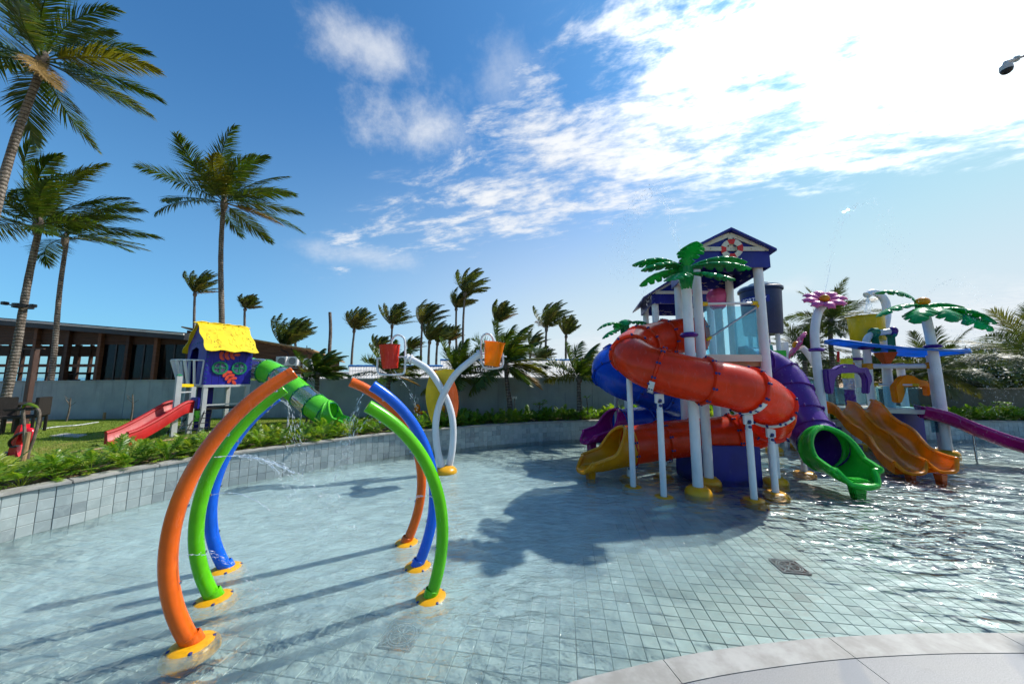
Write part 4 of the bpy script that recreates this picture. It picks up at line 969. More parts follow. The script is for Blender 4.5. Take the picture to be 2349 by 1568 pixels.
def tip_bucket(label, mat, fr, c, tilt, Y, arm):
    t = thing('tipping_bucket', at(c[0], c[1], Y), label, 'bucket', 'tipping buckets on the white stand')
    MB().tube(pxs(fr, Y, 6), .022, 10).build('frame', 'white', t)
    M = Matrix.Translation(at(c[0], c[1], Y)) @ Matrix.Rotation(tilt, 4, 'Y'); h = .26
    MB().lathe([(.001, -h), (.155, -h), (.165, -h + .02), (.225, h), (.235, h), (.235, h - .015), (.222, h - .02)][:5] + [(.215, h), (.15, -h + .03), (.001, -h + .03)], 28, M).build('bucket', mat, t)
    for s in (-1, 1): MB().tube([M @ Vector((s * .19, 0, -.02)), M @ Vector((s * .30, 0, -.02))], .016, 8).build('pivot', 'white', t)
    a = at(*arm[0], Y); b = at(*arm[1], Y); MB().tube([a, b], .055, 16).build('arm', 'white', t); e = (b - a).normalized()
    for q in (a.lerp(b, .0), a.lerp(b, .55)):
        fl = MB().lathe([(.05, -.015), (.10, -.015), (.10, .015), (.05, .015)], 20, MZ(q, e)).build('flange', 'white', t)
        sd, u, _ = frame(e)
        for k in range(4): MB().ball(q + (sd * math.cos(k * 1.57 + .5) + u * math.sin(k * 1.57 + .5)) * .08, .018, 6, 4).build('bolt', 'red', fl)
tip_bucket('red tipping bucket in a white tube frame, left end of the stand', 'red', [(898, 796), (899, 780), (907, 769), (918, 769), (927, 778), (929, 800), (928, 848), (918, 858), (876, 858), (866, 850), (866, 824)], (894, 818), R(-4), bY + .06, ((943, 823), (928, 820)))
tip_bucket('orange tipping bucket in a white tube frame, right end of the stand', 'orange', [(1132, 792), (1130, 776), (1122, 766), (1112, 766), (1104, 776), (1103, 800), (1105, 832), (1115, 844), (1144, 843), (1153, 836), (1153, 812)], (1131, 812), R(7), bY - .03, ((1098, 813), (1104, 810)))

# ================================================================== play tower group
def wpost(root, x, y, z0, z1, r=.085, mat='white', name='post', n=20):
    return MB().tube([Vector((x, y, z0)), Vector((x, y, z1))], r, n).build(name, mat, root)
def yfoot(root, x, y, r=.205, h=.095):
    f_ = MB().lathe([(r * 1.02, -.12), (r * 1.0, h * .2), (r * .88, h * .62), (r * .62, h * .95), (r * .46, h), (r * .44, h)], 24, Matrix.Translation((x, y, 0))).build('base', 'base_yellow', root, angle=60)
    MB().tube([Vector((x + r * 1.0, y - .01, .02)), Vector((x + r * .62, y - .01, h * .97)), Vector((x + r * .45, y, h * 1.02))], .012, 5).build('seam', 'base_yellow', f_)
    return f_
def handrail(root, a, b, r=.022):
    a = Vector(a); b = Vector(b); h_ = MB().tube([a, b], r, 10).build('handrail', 'chrome' if r < .02 else 'white', root); dv = (b - a).normalized()
    for q, s in ((a, 1), (b, -1)): MB().tube([q - dv * s * .02, q + dv * s * .08], r * 1.7, 10).build('clamp', 'yellow', h_)
def glass(root, a, b, z0, z1, th=.012, mat='panel_glass'):
    a = Vector((a[0], a[1], 0)); b = Vector((b[0], b[1], 0)); dv = (b - a).normalized(); n = Vector((-dv.y, dv.x, 0)) * th
    p = [a + UP * z0, b + UP * z0, b + UP * z1, a + UP * z1]
    return MB().raw(p + [q + n for q in p], [(0, 1, 2, 3), (7, 6, 5, 4), (0, 4, 5, 1), (3, 2, 6, 7), (0, 3, 7, 4), (1, 5, 6, 2)]).build('glass_panel', mat, root, smooth=False)
def squiggles(root, a, b, z0, z1, n, seed):
    """wave cut-outs in a fascia board, their daylight put in as cream tubes"""
    rg = random.Random(seed); a = Vector(a); b = Vector(b); m_ = MB(); dv = (b - a).normalized(); nn = Vector((dv.y, -dv.x, 0)) * .004
    for k in range(n):
        u = rg.uniform(.06, .84); z = rg.uniform(z0, z1); p = [a.lerp(b, u) + dv * (i * .02) + UP * (z - a.z + .012 * math.sin(i * 1.3)) + nn for i in range(rg.randint(5, 9))]; m_.tube(p, .005, 4)
    o = m_.build('wave_slot_light', 'cream', root); o['kind'] = 'stuff'
def house_roof(root, fl, frt, back, z_bot, z_eave, z_apex, over=.16):
    """gable roof: fl/frt front corner points, back = vector to the rear"""
    fl = Vector(fl); frt = Vector(frt); back = Vector(back); bdir = back.normalized(); xdir = (frt - fl).normalized(); mid_ = (fl + frt) / 2; w = (frt - fl).length
    slope = (z_apex - z_eave) / (w / 2); ov = over
    for s, e in ((-1, fl), (1, frt)):
        p = [mid_ - bdir * .14 + UP * (z_apex + .02), e + xdir * s * ov - bdir * .14 + UP * (z_eave - slope * ov + .02)]; p = p + [q + back + bdir * .28 for q in reversed(p)]
        if s > 0: p = list(reversed(p))
        MB().raw(p + [q + UP * .045 for q in p], [(3, 2, 1, 0), (4, 5, 6, 7), (0, 1, 5, 4), (1, 2, 6, 5), (2, 3, 7, 6), (3, 0, 4, 7)]).build('roof', 'royal', root, smooth=False)
    fronts = [(fl, frt, -bdir), (fl + back, frt + back, bdir)]
    for k, (a, b, o_) in enumerate(fronts):
        M = MXZ(a, b - a, UP)
        MB().prism([(0, z_eave - .002), (w, z_eave - .002), (w / 2, z_apex - .01)], .03, M).build('gable', 'royal', root, smooth=False)
        MB().prism([(-.02, z_bot), (w + .02, z_bot), (w + .02, z_eave - .004), (-.02, z_eave - .004)], .035, M).build('fascia', 'royal', root, smooth=False)
        if k == 0:
            f_ = o_ * .034
            for p0, p1 in (((.0, z_eave + .03), (w / 2, z_apex - .05)), ((w, z_eave + .03), (w / 2, z_apex - .05)), ((.08, z_eave + .035), (w - .08, z_eave + .035)), ((w / 2, z_apex - .1), (w / 2, z_eave + .05))):
                q0 = M @ Vector((p0[0], p0[1], 0)) + f_; q1 = M @ Vector((p1[0], p1[1], 0)) + f_
                tr = MB().bar(q0, q1, .022 if abs(p0[0] - p1[0]) > .01 else .085, .085 if abs(p0[0] - p1[0]) > .01 else .022, up=(0, 0, 1)).build('trim', 'cream', root, smooth=False); f_ = f_ + o_ * .004
                for u in (.2, .5, .8): MB().ball(q0.lerp(q1, u) + o_ * .014, .016, 6, 4).build('bolt', 'cream', tr)
            c_ = M @ Vector((w / 2, z_eave + .02, 0)) + o_ * .075; lb = MB().lathe([(.105, -.012), (.19, -.012), (.19, .0), (.105, .0)], 32, MZ(c_, o_)).build('lifebuoy', 'cream', root, smooth=False)
            for q in range(8):
                a0_ = q * .7854 + .39; ring = []
                for i in range(7):
                    a_ = a0_ + .7854 * i / 6; sd, u, _ = frame(o_); e_ = sd * math.cos(a_) + u * math.sin(a_); ring.append([c_ + e_ * .103 + o_ * .001, c_ + e_ * .103 + o_ * .022, c_ + e_ * .20 + o_ * .022, c_ + e_ * .20 + o_ * .001])
                MB().rings(ring, True, True, True).build('segment', 'red' if q % 2 else 'cream', lb, smooth=False)
    for a in (fl, frt):
        s = -1 if a is fl else 1
        MB().raw([a + UP * z_bot, a + back + UP * z_bot, a + back + UP * (z_eave - .004), a + UP * (z_eave - .004)] + [q + xdir * s * .03 for q in (a + UP * z_bot, a + back + UP * z_bot, a + back + UP * (z_eave - .004), a + UP * (z_eave - .004))],
                 [(0, 1, 2, 3), (7, 6, 5, 4), (0, 4, 5, 1), (3, 2, 6, 7), (0, 3, 7, 4), (1, 5, 6, 2)]).build('fascia', 'royal', root, smooth=False)
        # inner faces carry cream tubes painted as light through the wave cut-outs
        squiggles(root, a + UP * z_bot - xdir * s * .02, a + back + UP * z_bot - xdir * s * .02, z_bot + .03, z_eave - .05, 10, 3 + s)
    squiggles(root, fl + back - bdir * .03 + UP * z_bot, frt + back - bdir * .03 + UP * z_bot, z_bot + .03, z_eave - .06, 14, 8)

# --- tall front tower
pD, pG = g(1624, 1104), g(1781, 1106); fy = (pD.y + pG.y) / 2; TX0, TX1 = pD.x, pG.x; bk = Vector((.32, 1.38, 0))
tw = thing('play_tower', ((TX0 + TX1) / 2, fy, 0), 'tall blue roofed play tower on four white posts with glass parapet', 'play tower')
z_bot = at(1750, 618, fy).z; z_eave = at(1750, 582, fy).z; z_apex = at(1675, 541, fy).z; deckz = at(1700, 813, fy).z
for x, y in ((TX0, fy), (TX1, fy), (TX0 + bk.x, fy + bk.y), (TX1 + bk.x, fy + bk.y)):
    wpost(tw, x, y, -.12, z_bot + .3, .085); yfoot(tw, x, y)
house_roof(tw, (TX0 - .12, fy - .13, 0), (TX1 + .13, fy - .13, 0), bk + Vector((.06, .27, 0)), z_bot, z_eave, z_apex, over=.11)
MB().raw([(TX0, fy - .02, deckz - .14), (TX1, fy - .02, deckz - .14), (TX1 + bk.x, fy + bk.y, deckz - .14), (TX0 + bk.x, fy + bk.y, deckz - .14), (TX0, fy - .02, deckz), (TX1, fy - .02, deckz), (TX1 + bk.x, fy + bk.y, deckz), (TX0 + bk.x, fy + bk.y, deckz)],
         [(3, 2, 1, 0), (4, 5, 6, 7), (0, 1, 5, 4), (1, 2, 6, 5), (2, 3, 7, 6), (3, 0, 4, 7)]).build('deck', 'cream', tw, smooth=False)
for k in range(3): MB().bar(Vector((TX0 + .1, fy + .1 + k * .55, deckz - .19)), Vector((TX1 - .05, fy + .1 + k * .55, deckz - .19)), .08, .09).build('joist', 'timber', tw, smooth=False)
pz1 = at(1680, 697, fy).z
glass(tw, (TX0 + .12, fy), (TX1 - .11, fy), deckz + .005, pz1 - .05); handrail(tw, (TX0 + .10, fy, pz1 + .0), (TX1 - .10, fy, pz1 + .02), .026)
handrail(tw, at(1623, 778, fy - .02), at(1742, 699, fy - .02), .018)
glass(tw, (TX1 + .1, fy + .1), (TX1 + bk.x, fy + bk.y - .1), deckz + .005, pz1 - .1)
bxl, bxr = at(1606, 1080, fy + .05), at(1750, 1080, fy + .05)
MB().box(((bxl.x + bxr.x) / 2, fy + .55, .27), (bxr.x - bxl.x, .95, .78)).build('base_panel', 'royal', tw, bevel=.01)
for k in range(7): MB().box((TX1 - .42 + k * .055, fy + .5, .74), (.035, .05, .24)).build('slat', 'deep_orange', tw, smooth=False)

# --- rear tower with its roof
RY = 9.0; q0, q1 = at(1502, 700, RY), at(1628, 700, RY); tr_ = thing('play_tower', ((q0.x + q1.x) / 2, RY, 0), 'smaller blue roofed tower behind the red slide, partly hidden', 'play tower')
zb2 = at(1500, 699, RY).z; ze2 = at(1500, 677, RY).z; za2 = at(1562, 632, RY).z; bk2 = Vector((.35, 1.5, 0))
for x, y in ((q0.x, RY), (q1.x, RY), (q0.x + bk2.x, RY + bk2.y), (q1.x + bk2.x, RY + bk2.y)): wpost(tr_, x, y, -.12, zb2 + .2, .088); yfoot(tr_, x, y)
house_roof(tr_, (q0.x - .12, RY - .13, 0), (q1.x + .12, RY - .13, 0), bk2 + Vector((.04, .25, 0)), zb2, ze2, za2, over=.28)
MB().box(((q0.x + q1.x) / 2 + .17, RY + .75, 2.2), (1.6, 1.5, .14)).build('deck', 'cream', tr_, smooth=False)
glass(tr_, (q0.x + .1, RY), (q1.x - .1, RY), 2.29, 2.95)
# pink spray ball
pbp = at(1645, 681, 8.2); pb = thing('spray_ball', (pbp.x, pbp.y, 0), 'shiny pink ball on a white post behind the glass parapet', 'spray ball')
MB().ball(pbp, (.25, .25, .235), 28, 16).build('ball', 'pink', pb); MB().lathe([(.11, -.32), (.17, -.27), (.18, -.2), (.14, -.17)], 20, Matrix.Translation(pbp)).build('neck', 'pink', pb)
MB().lathe([(.251, -.012), (.256, 0), (.251, .012)], 28, Matrix.Translation(pbp)).build('seam', 'pink', pb); wpost(pb, pbp.x, pbp.y, -.12, pbp.z - .3, .09)
# water tank with lettering
tkp = at(1746, 715, 10.2); tk = thing('water_tank', (tkp.x, tkp.y, 0), 'dark blue round water tank with pale lid and white lettering behind the tower', 'water tank')
TR = .56; zt, zbt = at(1746, 662, 10.2).z, at(1746, 768, 10.2).z
MB().lathe([(.001, zbt), (TR * .86, zbt), (TR * .9, zbt + .1), (TR * .97, zt - .18), (TR * .97, zt - .12), (TR * 1.06, zt - .10), (TR * 1.06, zt - .03), (TR * .98, zt)], 40, Matrix.Translation((tkp.x, tkp.y, 0)), True).build('tank', 'tank_blue', tk)
MB().lathe([(TR * 1.0, zt), (TR * .97, zt + .04), (TR * .55, zt + .10), (TR * .5, zt + .15), (TR * .2, zt + .18), (.001, zt + .185)], 24, Matrix.Translation((tkp.x, tkp.y, 0))).build('lid', 'grey_paint', tk)
cu = bpy.data.curves.new('lettering', 'FONT'); cu.body = 'FORTLEV'; cu.size = .165; cu.align_x = 'CENTER'; cu.extrude = .002; cu.shear = .12; cu.offset = .004
to = bpy.data.objects.new('lettering', cu); COL.objects.link(to); bpy.context.view_layer.update()
tme_ = bpy.data.meshes.new_from_object(to.evaluated_get(bpy.context.evaluated_depsgraph_get())); bpy.data.objects.remove(to)
view_a = math.atan2(-tkp.y, -tkp.x) - .36; zl = at(1718, 693, 10.0).z
def wrap(me, rad):
    for v in me.vertices:
        a = view_a + v.co.x / rad; rr = rad + v.co.z; y_ = v.co.y; v.co = (rr * math.cos(a), rr * math.sin(a), zl + y_)
wrap(tme_, TR * .975 + .006); lo = link('lettering', tme_, 'logo_white', tk)
pl_ = MB(); ring = []
for k in range(17):
    a = view_a + (k / 16 - .5) * .86 / (TR * .975); e_ = Vector((math.cos(a), math.sin(a), 0)); c_ = Vector((tkp.x, tkp.y, 0)); ring.append([c_ + e_ * (TR * .975 + .001) + UP * (zl - .045), c_ + e_ * (TR * .975 + .001) + UP * (zl + .165)])
pl_.rings(ring, False).build('badge', 'royal', tk, smooth=False)
for k in range(4): a = k * 1.57 + .6; wpost(tk, tkp.x + .36 * math.cos(a), tkp.y + .36 * math.sin(a), -.12, zbt + .01, .06)

# ------------------------------------------------------------------ tube slides
def tube_slide(root, path, r, mats, flange_mat, nsec, bolts=10, n=28, bolt_mat='bolt_blue', flr=1.125, flw=.06):
    path = resample(path, nsec * 6 + 1); bm_ = MB().ball((0, 0, 0), .024, 6, 4).mesh('bolt'); bm_.materials.append(MATS[bolt_mat]); T_ = []
    for k in range(nsec):
        seg = path[k * 6:k * 6 + 7]; pre = path[k * 6 - 1] if k else None
        mt = mats[k % len(mats)]; MB().tube(seg, [r * (1.0 + .012 * math.sin(3.14 * i / 6)) for i in range(7)], n, False).build('tube_section', mt, root, angle=60)
    for k in range(nsec + (0 if flw == .035 else 1)):
        i = min(k * 6, len(path) - 1); e = (path[min(i + 1, len(path) - 1)] - path[max(i - 1, 0)]).normalized(); M = MZ(path[i], e)
        fl = MB().lathe([(r * .995, -flw * .5), (r * 1.03, -flw * .5), (r * flr, -flw * .22), (r * flr, flw * .22), (r * 1.03, flw * .5), (r * .995, flw * .5)], n, M).build('flange', flange_mat, root, angle=30); T_.append((path[i], e))
        for b in range(bolts):
            a = 6.283 * b / bolts + .3
            for s in (-1, 1):
                o = link('bolt', bm_, None, fl); o.location = M @ Vector((r * (flr - .022) * math.cos(a), r * (flr - .022) * math.sin(a), s * flw * .36)) - root.location
    return path, T_
def saddle(root, c, e, r, foot, post_r=.06, span=1.05, plate=True, zpost=None):
    """white curved bracket under a flange, hinge plate, post to the pool floor"""
    e = Vector(e).normalized(); sd, u, _ = frame(e); ring = []
    for k in range(15):
        a = -math.pi / 2 + span * (k / 7 - 1); d_ = sd * math.cos(a) + u * math.sin(a); ring.append([c + d_ * r * 1.10 - e * .045, c + d_ * r * 1.13 - e * .045, c + d_ * r * 1.13 + e * .045, c + d_ * r * 1.10 + e * .045])
    sb = MB().rings(ring, True, True, True).build('saddle', 'white', root, smooth=False)
    for k in range(5):
        a = -math.pi / 2 + span * .86 * (k / 2 - 1); d_ = sd * math.cos(a) + u * math.sin(a); MB().ball(c + d_ * r * 1.12 - e * .05, .024, 6, 4).build('bolt', 'bolt_blue', sb)
    low = c - UP * r * 1.10; fx, fy_ = foot; zp = zpost if zpost is not None else low.z - .26
    pl2 = MB().bar(low, Vector((fx, fy_, zp + .10)), .15, .05).build('hinge_plate', 'white', root, bevel=.006); MB().bar(Vector((fx, fy_, zp + .14)), Vector((fx, fy_, zp - .02)), .07, .05).build('hinge', 'white', root)
    for zz in (zp + .06, zp + .15): MB().lathe([(.001, -.05), (.026, -.05), (.026, .05), (.001, .05)], 8, MZ((fx, fy_, zz), (0, 1, 0))).build('bolt', 'bolt_blue', pl2)
    wpost(root, fx, fy_, -.12, zp, post_r, name='support_post')
    MB().lathe([(.20, -.12), (.20, -.06), (.15, -.01), (.07, .0)], 20, Matrix.Translation((fx, fy_, .01))).build('base', 'base_yellow', root, angle=60)
def exit_chute(root, c, e, r, L, mat, drop=.0, foot=True, lip=.035, name='exit_chute', grooves=False):
    """moulded slide end: ring mouth whose rim sweeps down into a trough that runs out flat"""
    c = Vector(c); e = Vector((e[0], e[1], 0)).normalized(); sd = Vector((e.y, -e.x, 0)); N = 34; nA = 27; rings = []
    sm = lambda t: (lambda q: q * q * (3 - 2 * q))(max(0.0, min(1.0, t)))
    for k in range(N + 1):
        s = k / N; x = L * s; p = c + e * x - UP * (drop * sm(s * 1.1))
        zr = 1.0 - 1.16 * sm((s - .05) / .42) - .22 * sm((s - .35) / .65)                  # rim height in radii
        op = math.acos(max(-1, min(1, -zr))); fl = sm((s - .15) / .6); rad = r * (1 + .06 * fl); row = []
        tail = max(0, (s - .80) / .20)
        for j in range(nA):
            a = -op + 2 * op * j / (nA - 1); x_ = math.sin(a) * rad; z_ = -math.cos(a) * rad
            if z_ < 0: z_ = max(z_, -rad * (1 - .20 * fl))
            t = abs(j / (nA - 1) - .5) * 2
            q = p + sd * x_ * (1 - .22 * tail ** 2) + UP * (z_ - .12 * r * tail ** 2 * (1 - t)) - e * (t ** 2.5) * r * .45 * tail
            row.append(q)
        rings.append(row)
    o = MB().rings(rings, False).build(name, mat, root, angle=80, solid=.03)
    edge = [rings[k][0] for k in range(0, N + 1)] + [rings[N][j] for j in range(1, nA - 1)] + [rings[k][nA - 1] for k in range(N, -1, -1)]
    MB().tube(edge, lip, 10).build('rim', mat, root); ring0 = rings[0]; MB().tube(ring0 + [ring0[0]], lip * .9, 10).build('mouth_ring', mat, root)
    if foot:
        f0 = c + e * L * .78; zt_ = max(c.z - drop - r * .72, .06)
        MB().rings([[f0 + e * sx * w_ * .7 + sd * sy * w_ + UP * (z_ - f0.z) for sx, sy in ((-1, -1), (1, -1), (1, 1), (-1, 1))] for w_, z_ in ((.085, -.12), (.125, zt_))], True, True, True).build('foot', mat, root, bevel=.015)
    if grooves:
        for k in range(4):
            y_ = (k - 1.5) * .105; a = c + e * L * .66 + sd * y_; b = c + e * L * .90 + sd * y_; z0_ = c.z - drop - r * .80; MB().bar(Vector((a.x, a.y, z0_ + .012)), Vector((b.x, b.y, z0_ + .004)), .085, .012).build('tread', mat, root, smooth=False)
    return o
RR = .375
# red slide: leaves the tower to the left, comes round the front, swings back under and runs out to the left
rp_ = [at(1602, 768, 7.25), at(1540, 772, 7.25), at(1478, 786, 7.05), at(1446, 808, 6.5), at(1480, 838, 5.95), at(1550, 860, 5.72), at(1630, 876, 5.65), at(1706, 893, 5.68), at(1758, 922, 5.95), at(1762, 962, 6.45), at(1712, 989, 6.95), at(1620, 1000, 7.1), at(1530, 1008, 7.05), at(1440, 1022, 6.95)]
rs_ = thing('red_tube_slide', (rp_[6].x, rp_[6].y, 0), 'red spiral tube slide winding round the tower posts with a yellow exit', 'tube slide')
rpath, rT = tube_slide(rs_, catmull(rp_, 10), RR, ['slide_red'], 'slide_red', 12)
exit_chute(rs_, rpath[-1] - Vector((.0, 0, 0)), (rpath[-1] - rpath[-4]), RR * 1.04, 1.05, 'amber', drop=.10)
pB, pE, pF, pA = g(1539, 1143), g(1701, 1149), g(1762, 1133), g(1452, 1115)
def near_T(T_, p): return min(T_, key=lambda q: (Vector((q[0].x, q[0].y, 0)) - Vector((p.x, p.y, 0))).length)
def low_T(T_, p, zmin=.9): return min([q for q in T_ if q[0].z > zmin], key=lambda q: (Vector((q[0].x, q[0].y, 0)) - Vector((p.x, p.y, 0))).length)
for p in (pB, pE, pF): c, e = low_T(rT, p, 1.2); saddle(rs_, c, e, RR, (c.x, c.y), .052)
c, e = low_T(rT, pA, 1.5); wpost(rs_, pA.x, pA.y, -.12, 2.15, .052, name='support_post'); MB().lathe([(.2, -.12), (.2, -.06), (.15, -.01), (.07, 0)], 20, Matrix.Translation((pA.x, pA.y, .01))).build('base', 'base_yellow', rs_, angle=60)
for k in (10, 11, 12): c, e = rT[k]; saddle(rs_, c, e, RR, (c.x, c.y), .05, zpost=.10, span=.5)
# blue slide behind
bp_ = [at(1520, 790, 9.3), at(1450, 805, 9.2), at(1400, 828, 8.9), at(1392, 855, 8.5), at(1425, 878, 8.2), at(1490, 900, 8.3), at(1550, 925, 8.8), at(1545, 950, 9.3), at(1490, 963, 9.0), at(1420, 972, 8.75)]
bs_ = thing('blue_tube_slide', (bp_[3].x, bp_[3].y, 0), 'blue spiral tube slide behind the red one with a magenta exit', 'tube slide')
bpath, bT = tube_slide(bs_, catmull(bp_, 10), RR, ['blue'], 'blue', 9)
exit_chute(bs_, bpath[-1], (bpath[-1] - bpath[-4]), RR * 1.04, 1.05, 'magenta', drop=.06)
for x, y in ((1387, 1039), (1408, 1035)):
    p = g(x, y); c, e = low_T(bT, p, 1.0); saddle(bs_, c, e, RR, (c.x, c.y), .052)
# purple slide with the green mouth
pp_ = [at(1705, 835, 7.9), at(1752, 838, 8.0), at(1795, 868, 7.75), at(1818, 912, 7.45), at(1836, 955, 7.25), at(1858, 992, 7.0), at(1880, 1018, 6.76), at(1886, 1026, 6.62)]
ps_ = thing('purple_tube_slide', (pp_[3].x, pp_[3].y, 0), 'purple tube slide right of the tower ending in a bright green mouth', 'tube slide')
ppath, pT = tube_slide(ps_, catmull(pp_, 10), RR * 1.06, ['purple'], 'purple', 6, bolts=6, bolt_mat='purple', flw=.035, flr=1.10)
ed = Vector((-.06, -1, 0)); exit_chute(ps_, ppath[-1] - UP * .02, ed, RR * 1.10, .80, 'slide_green', drop=.08, lip=.05, grooves=True)
c, e = pT[-2]; saddle(ps_, c, e, RR, (c.x, c.y), .055, zpost=.14, span=.4)

# ------------------------------------------------------------------ moulded play palms and flowers
def leaf_plastic(L, wmax, az, rise, fall, seed):
    rg = random.Random(seed); N = 56; rows = []; c = Vector((0, 0, 0)); el = rise
    for k in range(N + 1):
        t = k / N; w = wmax * (math.sin(min(1, t * 1.25 + .10) * 1.5708) if t < .5 else math.cos((t - .5) * 1.5708 * 1.9) ** .8 if t < .99 else .02)
        w = max(.012, w); row = []
        for s in (-1, 1):
            ph = (t * 6.0 + (.5 if s > 0 else .2)) % 1.0; cut = 1 - .60 * max(0, 1 - ph / .36) * (t > .16) * (t < .95); row.append(w * cut)
        nv = 5; pts = []
        for j in range(nv):
            u = j / (nv - 1) * 2 - 1; ww = row[0] if u < 0 else row[1]; pts.append(Vector((c.x, u * ww, c.z - (u * u) * ww * .40)))
        rows.append(pts); el_ = el - (rise + fall) * (t ** 1.1); c = c + Vector((math.cos(el_), 0, math.sin(el_))) * (L / N)
    q = Matrix.Rotation(az, 3, 'Z'); return [[q @ p for p in r] for r in rows]
def play_palm(label, cx, cy, ztop, Y, L, leaves, bx=None, ring_z=None, foot=True, nut=False, lean=0.0, r=.085):
    top = at(cx, cy, Y); base = Vector((top.x + lean, top.y, 0)); t = thing('play_palm', base, label, 'play palm', 'moulded green palms on white posts')
    MB().tube(catmull([base - UP * .12, base + UP * (top.z * .5), base.lerp(Vector((top.x, top.y, 0)), .35) + UP * (top.z * .8), top - UP * .02], 8), r, 22).build('post', 'white', t)
    if foot: yfoot(t, base.x, base.y, .215, .115)
    if ring_z: MB().lathe([(r, -.05), (r * 1.5, -.04), (r * 1.85, 0), (r * 1.5, .04), (r, .05)], 26, Matrix.Translation((base.x, base.y, ring_z))).build('ring', 'purple', t)
    for k, (az, rise, fall, sc_) in enumerate(leaves):
        rows = leaf_plastic(L * sc_, L * .23, az, rise, fall, k); d_ = Vector((math.cos(az), math.sin(az), 0)) * r * .7
        MB().rings([[p + top + d_ + UP * (-.12 if rise < .2 else 0) for p in r_] for r_ in rows], False).build('leaf', 'palm_plastic', t, solid=.018, angle=50)
        MB().tube([top + d_ * .9 - UP * .42, top + d_ * 1.25 - UP * .2, top + d_ * 1.4 + UP * .0], [.035, .06, .05], 8).build('leaf_stem', 'palm_plastic', t)
    if nut: MB().ball(top + UP * .1, (.15, .15, .12), 16, 10).build('nut', 'amber', t)
    return t
play_palm('large moulded green palm on a white post at the tower front', 1571, 614, 0, 5.98, 1.02, [(R(186), R(30), R(32), 1.0), (R(200), R(14), R(36), .98), (R(228), R(-6), R(38), .85), (R(262), R(72), R(20), .62), (R(-6), R(32), R(30), 1.06), (R(-24), R(12), R(34), .98), (R(-52), R(-6), R(40), .78), (R(80), R(45), R(40), .8), (R(135), R(12), R(40), .85)], ring_z=at(1590, 768, 5.98).z, lean=.0)
play_palm('moulded green palm half hidden behind the red and blue slides', 1432, 745, 0, 9.6, .86, [(R(185), R(25), R(55), 1.0), (R(205), R(0), R(50), 1.0), (R(255), R(40), R(70), .8), (R(5), R(38), R(60), 1.0), (R(-25), R(5), R(60), 1), (R(90), R(40), R(60), .9)], foot=True)
play_palm('moulded green palm on the white post at the right, above the orange slides', 2116, 700, 0, 8.9, 1.30, [(R(120), R(80), R(20), .85), (R(180), R(12), R(45), 1.0), (R(212), R(8), R(60), 1.0), (R(252), R(5), R(75), .75), (R(8), R(18), R(45), 1.05), (R(-35), R(10), R(65), 1.0), (R(-14), R(-2), R(55), 1.15)], ring_z=at(2120, 794, 8.9).z, nut=True, lean=.12, r=.098)
def play_flower(label, c, Y, rad, nv, mat, stem, rstem, ring_z=None, foot=True):
    p = at(*c, Y); pts = [at(x, y, Y + dy) for x, y, dy in stem]; base = Vector((pts[0].x, pts[0].y, 0)); t = thing('play_flower', base, label, 'play flower', 'moulded flowers on white posts')
    MB().tube([base - UP * .12] + catmull(pts, 8), rstem, 20).build('post', 'white', t)
    if foot: yfoot(t, base.x, base.y, .22, .10)
    if ring_z: MB().lathe([(rstem, -.05), (rstem * 1.5, -.04), (rstem * 1.85, 0), (rstem * 1.5, .04), (rstem, .05)], 26, Matrix.Translation((base.x, base.y, ring_z))).build('ring', 'purple', t)
    sd, u, nv = frame(Vector(nv))
    for k in range(8):
        a = k * .7854; d_ = sd * math.cos(a) + u * math.sin(a); s_ = nv.cross(d_); rows = []
        for i in range(9):
            q = i / 8; w = rad * .34 * math.sin(min(1, .18 + q * .95) * 3.1416 * .86) + .01; cc = p + d_ * rad * (.12 + .88 * q) + nv * rad * (.30 * math.sin(q * 2.0) - .16 * q * q)
            rows.append([cc + s_ * w * v_ - nv * w * .35 * (v_ * v_) for v_ in (-1, -.5, 0, .5, 1)])
        MB().rings(rows, False).build('petal', mat, t, solid=.02, angle=60)
    MB().ball(p + nv * rad * .16, rad * .24, 16, 10).build('centre', 'amber', t)
    return t
fY = 8.5
play_flower('pink flower on a curved white post left of the yellow bucket', (1889, 690), fY, .45, (-.25, -.62, .75), 'pink', [(1888, 960, 0), (1876, 860, 0), (1870, 800, 0), (1868, 760, 0), (1874, 722, 0), (1886, 700, 0)], .095, ring_z=at(1871, 802, fY).z)
play_flower('small pink flower facing away on a bent white stem by the purple slide', (1832, 793), 8.9, .40, (-.75, .45, .5), 'pink', [(1880, 900, .0), (1876, 858, 0), (1865, 830, 0), (1850, 808, 0), (1838, 796, 0)], .075, foot=False)

# ------------------------------------------------------------------ open slides
def sweep(path, prof, root, name, mat, flat=True):
    path = [Vector(p) for p in path]; rr = []
    for i, p in enumerate(path):
        t = (path[min(i + 1, len(path) - 1)] - path[max(i - 1, 0)]).normalized(); sd = t.cross(UP).normalized(); u = UP if flat else sd.cross(t)
        pr = prof(i / (len(path) - 1)) if callable(prof) else prof; rr.append([p + sd * a + u * b for a, b in pr])
    return MB().rings(rr, True, True, True).build(name, mat, root, angle=50)
def lane_profile(edges, depth, th=.05, rim=.035, n=9):
    """top line across lanes: rounded rims at edges, U troughs between; closed underneath"""
    top = []
    for k in range(len(edges) - 1):
        a, b = edges[k], edges[k + 1]
        for i in range(n + 1):
            u = i / n; x = a + (b - a) * u; z = -depth * (1 - abs(2 * u - 1) ** 3.2); top.append((x, z))
        top[-1] = (b, 0)
    out = [(edges[0] - rim, -.02), (edges[0] - rim * .5, .02)] + top + [(edges[-1] + rim * .5, .02), (edges[-1] + rim, -.02)]
    bot = [(x, z - th) for x, z in reversed(top)]
    bot = [(edges[-1] + rim * .8, -.05)] + bot + [(edges[0] - rim * .8, -.05)]
    return out + bot
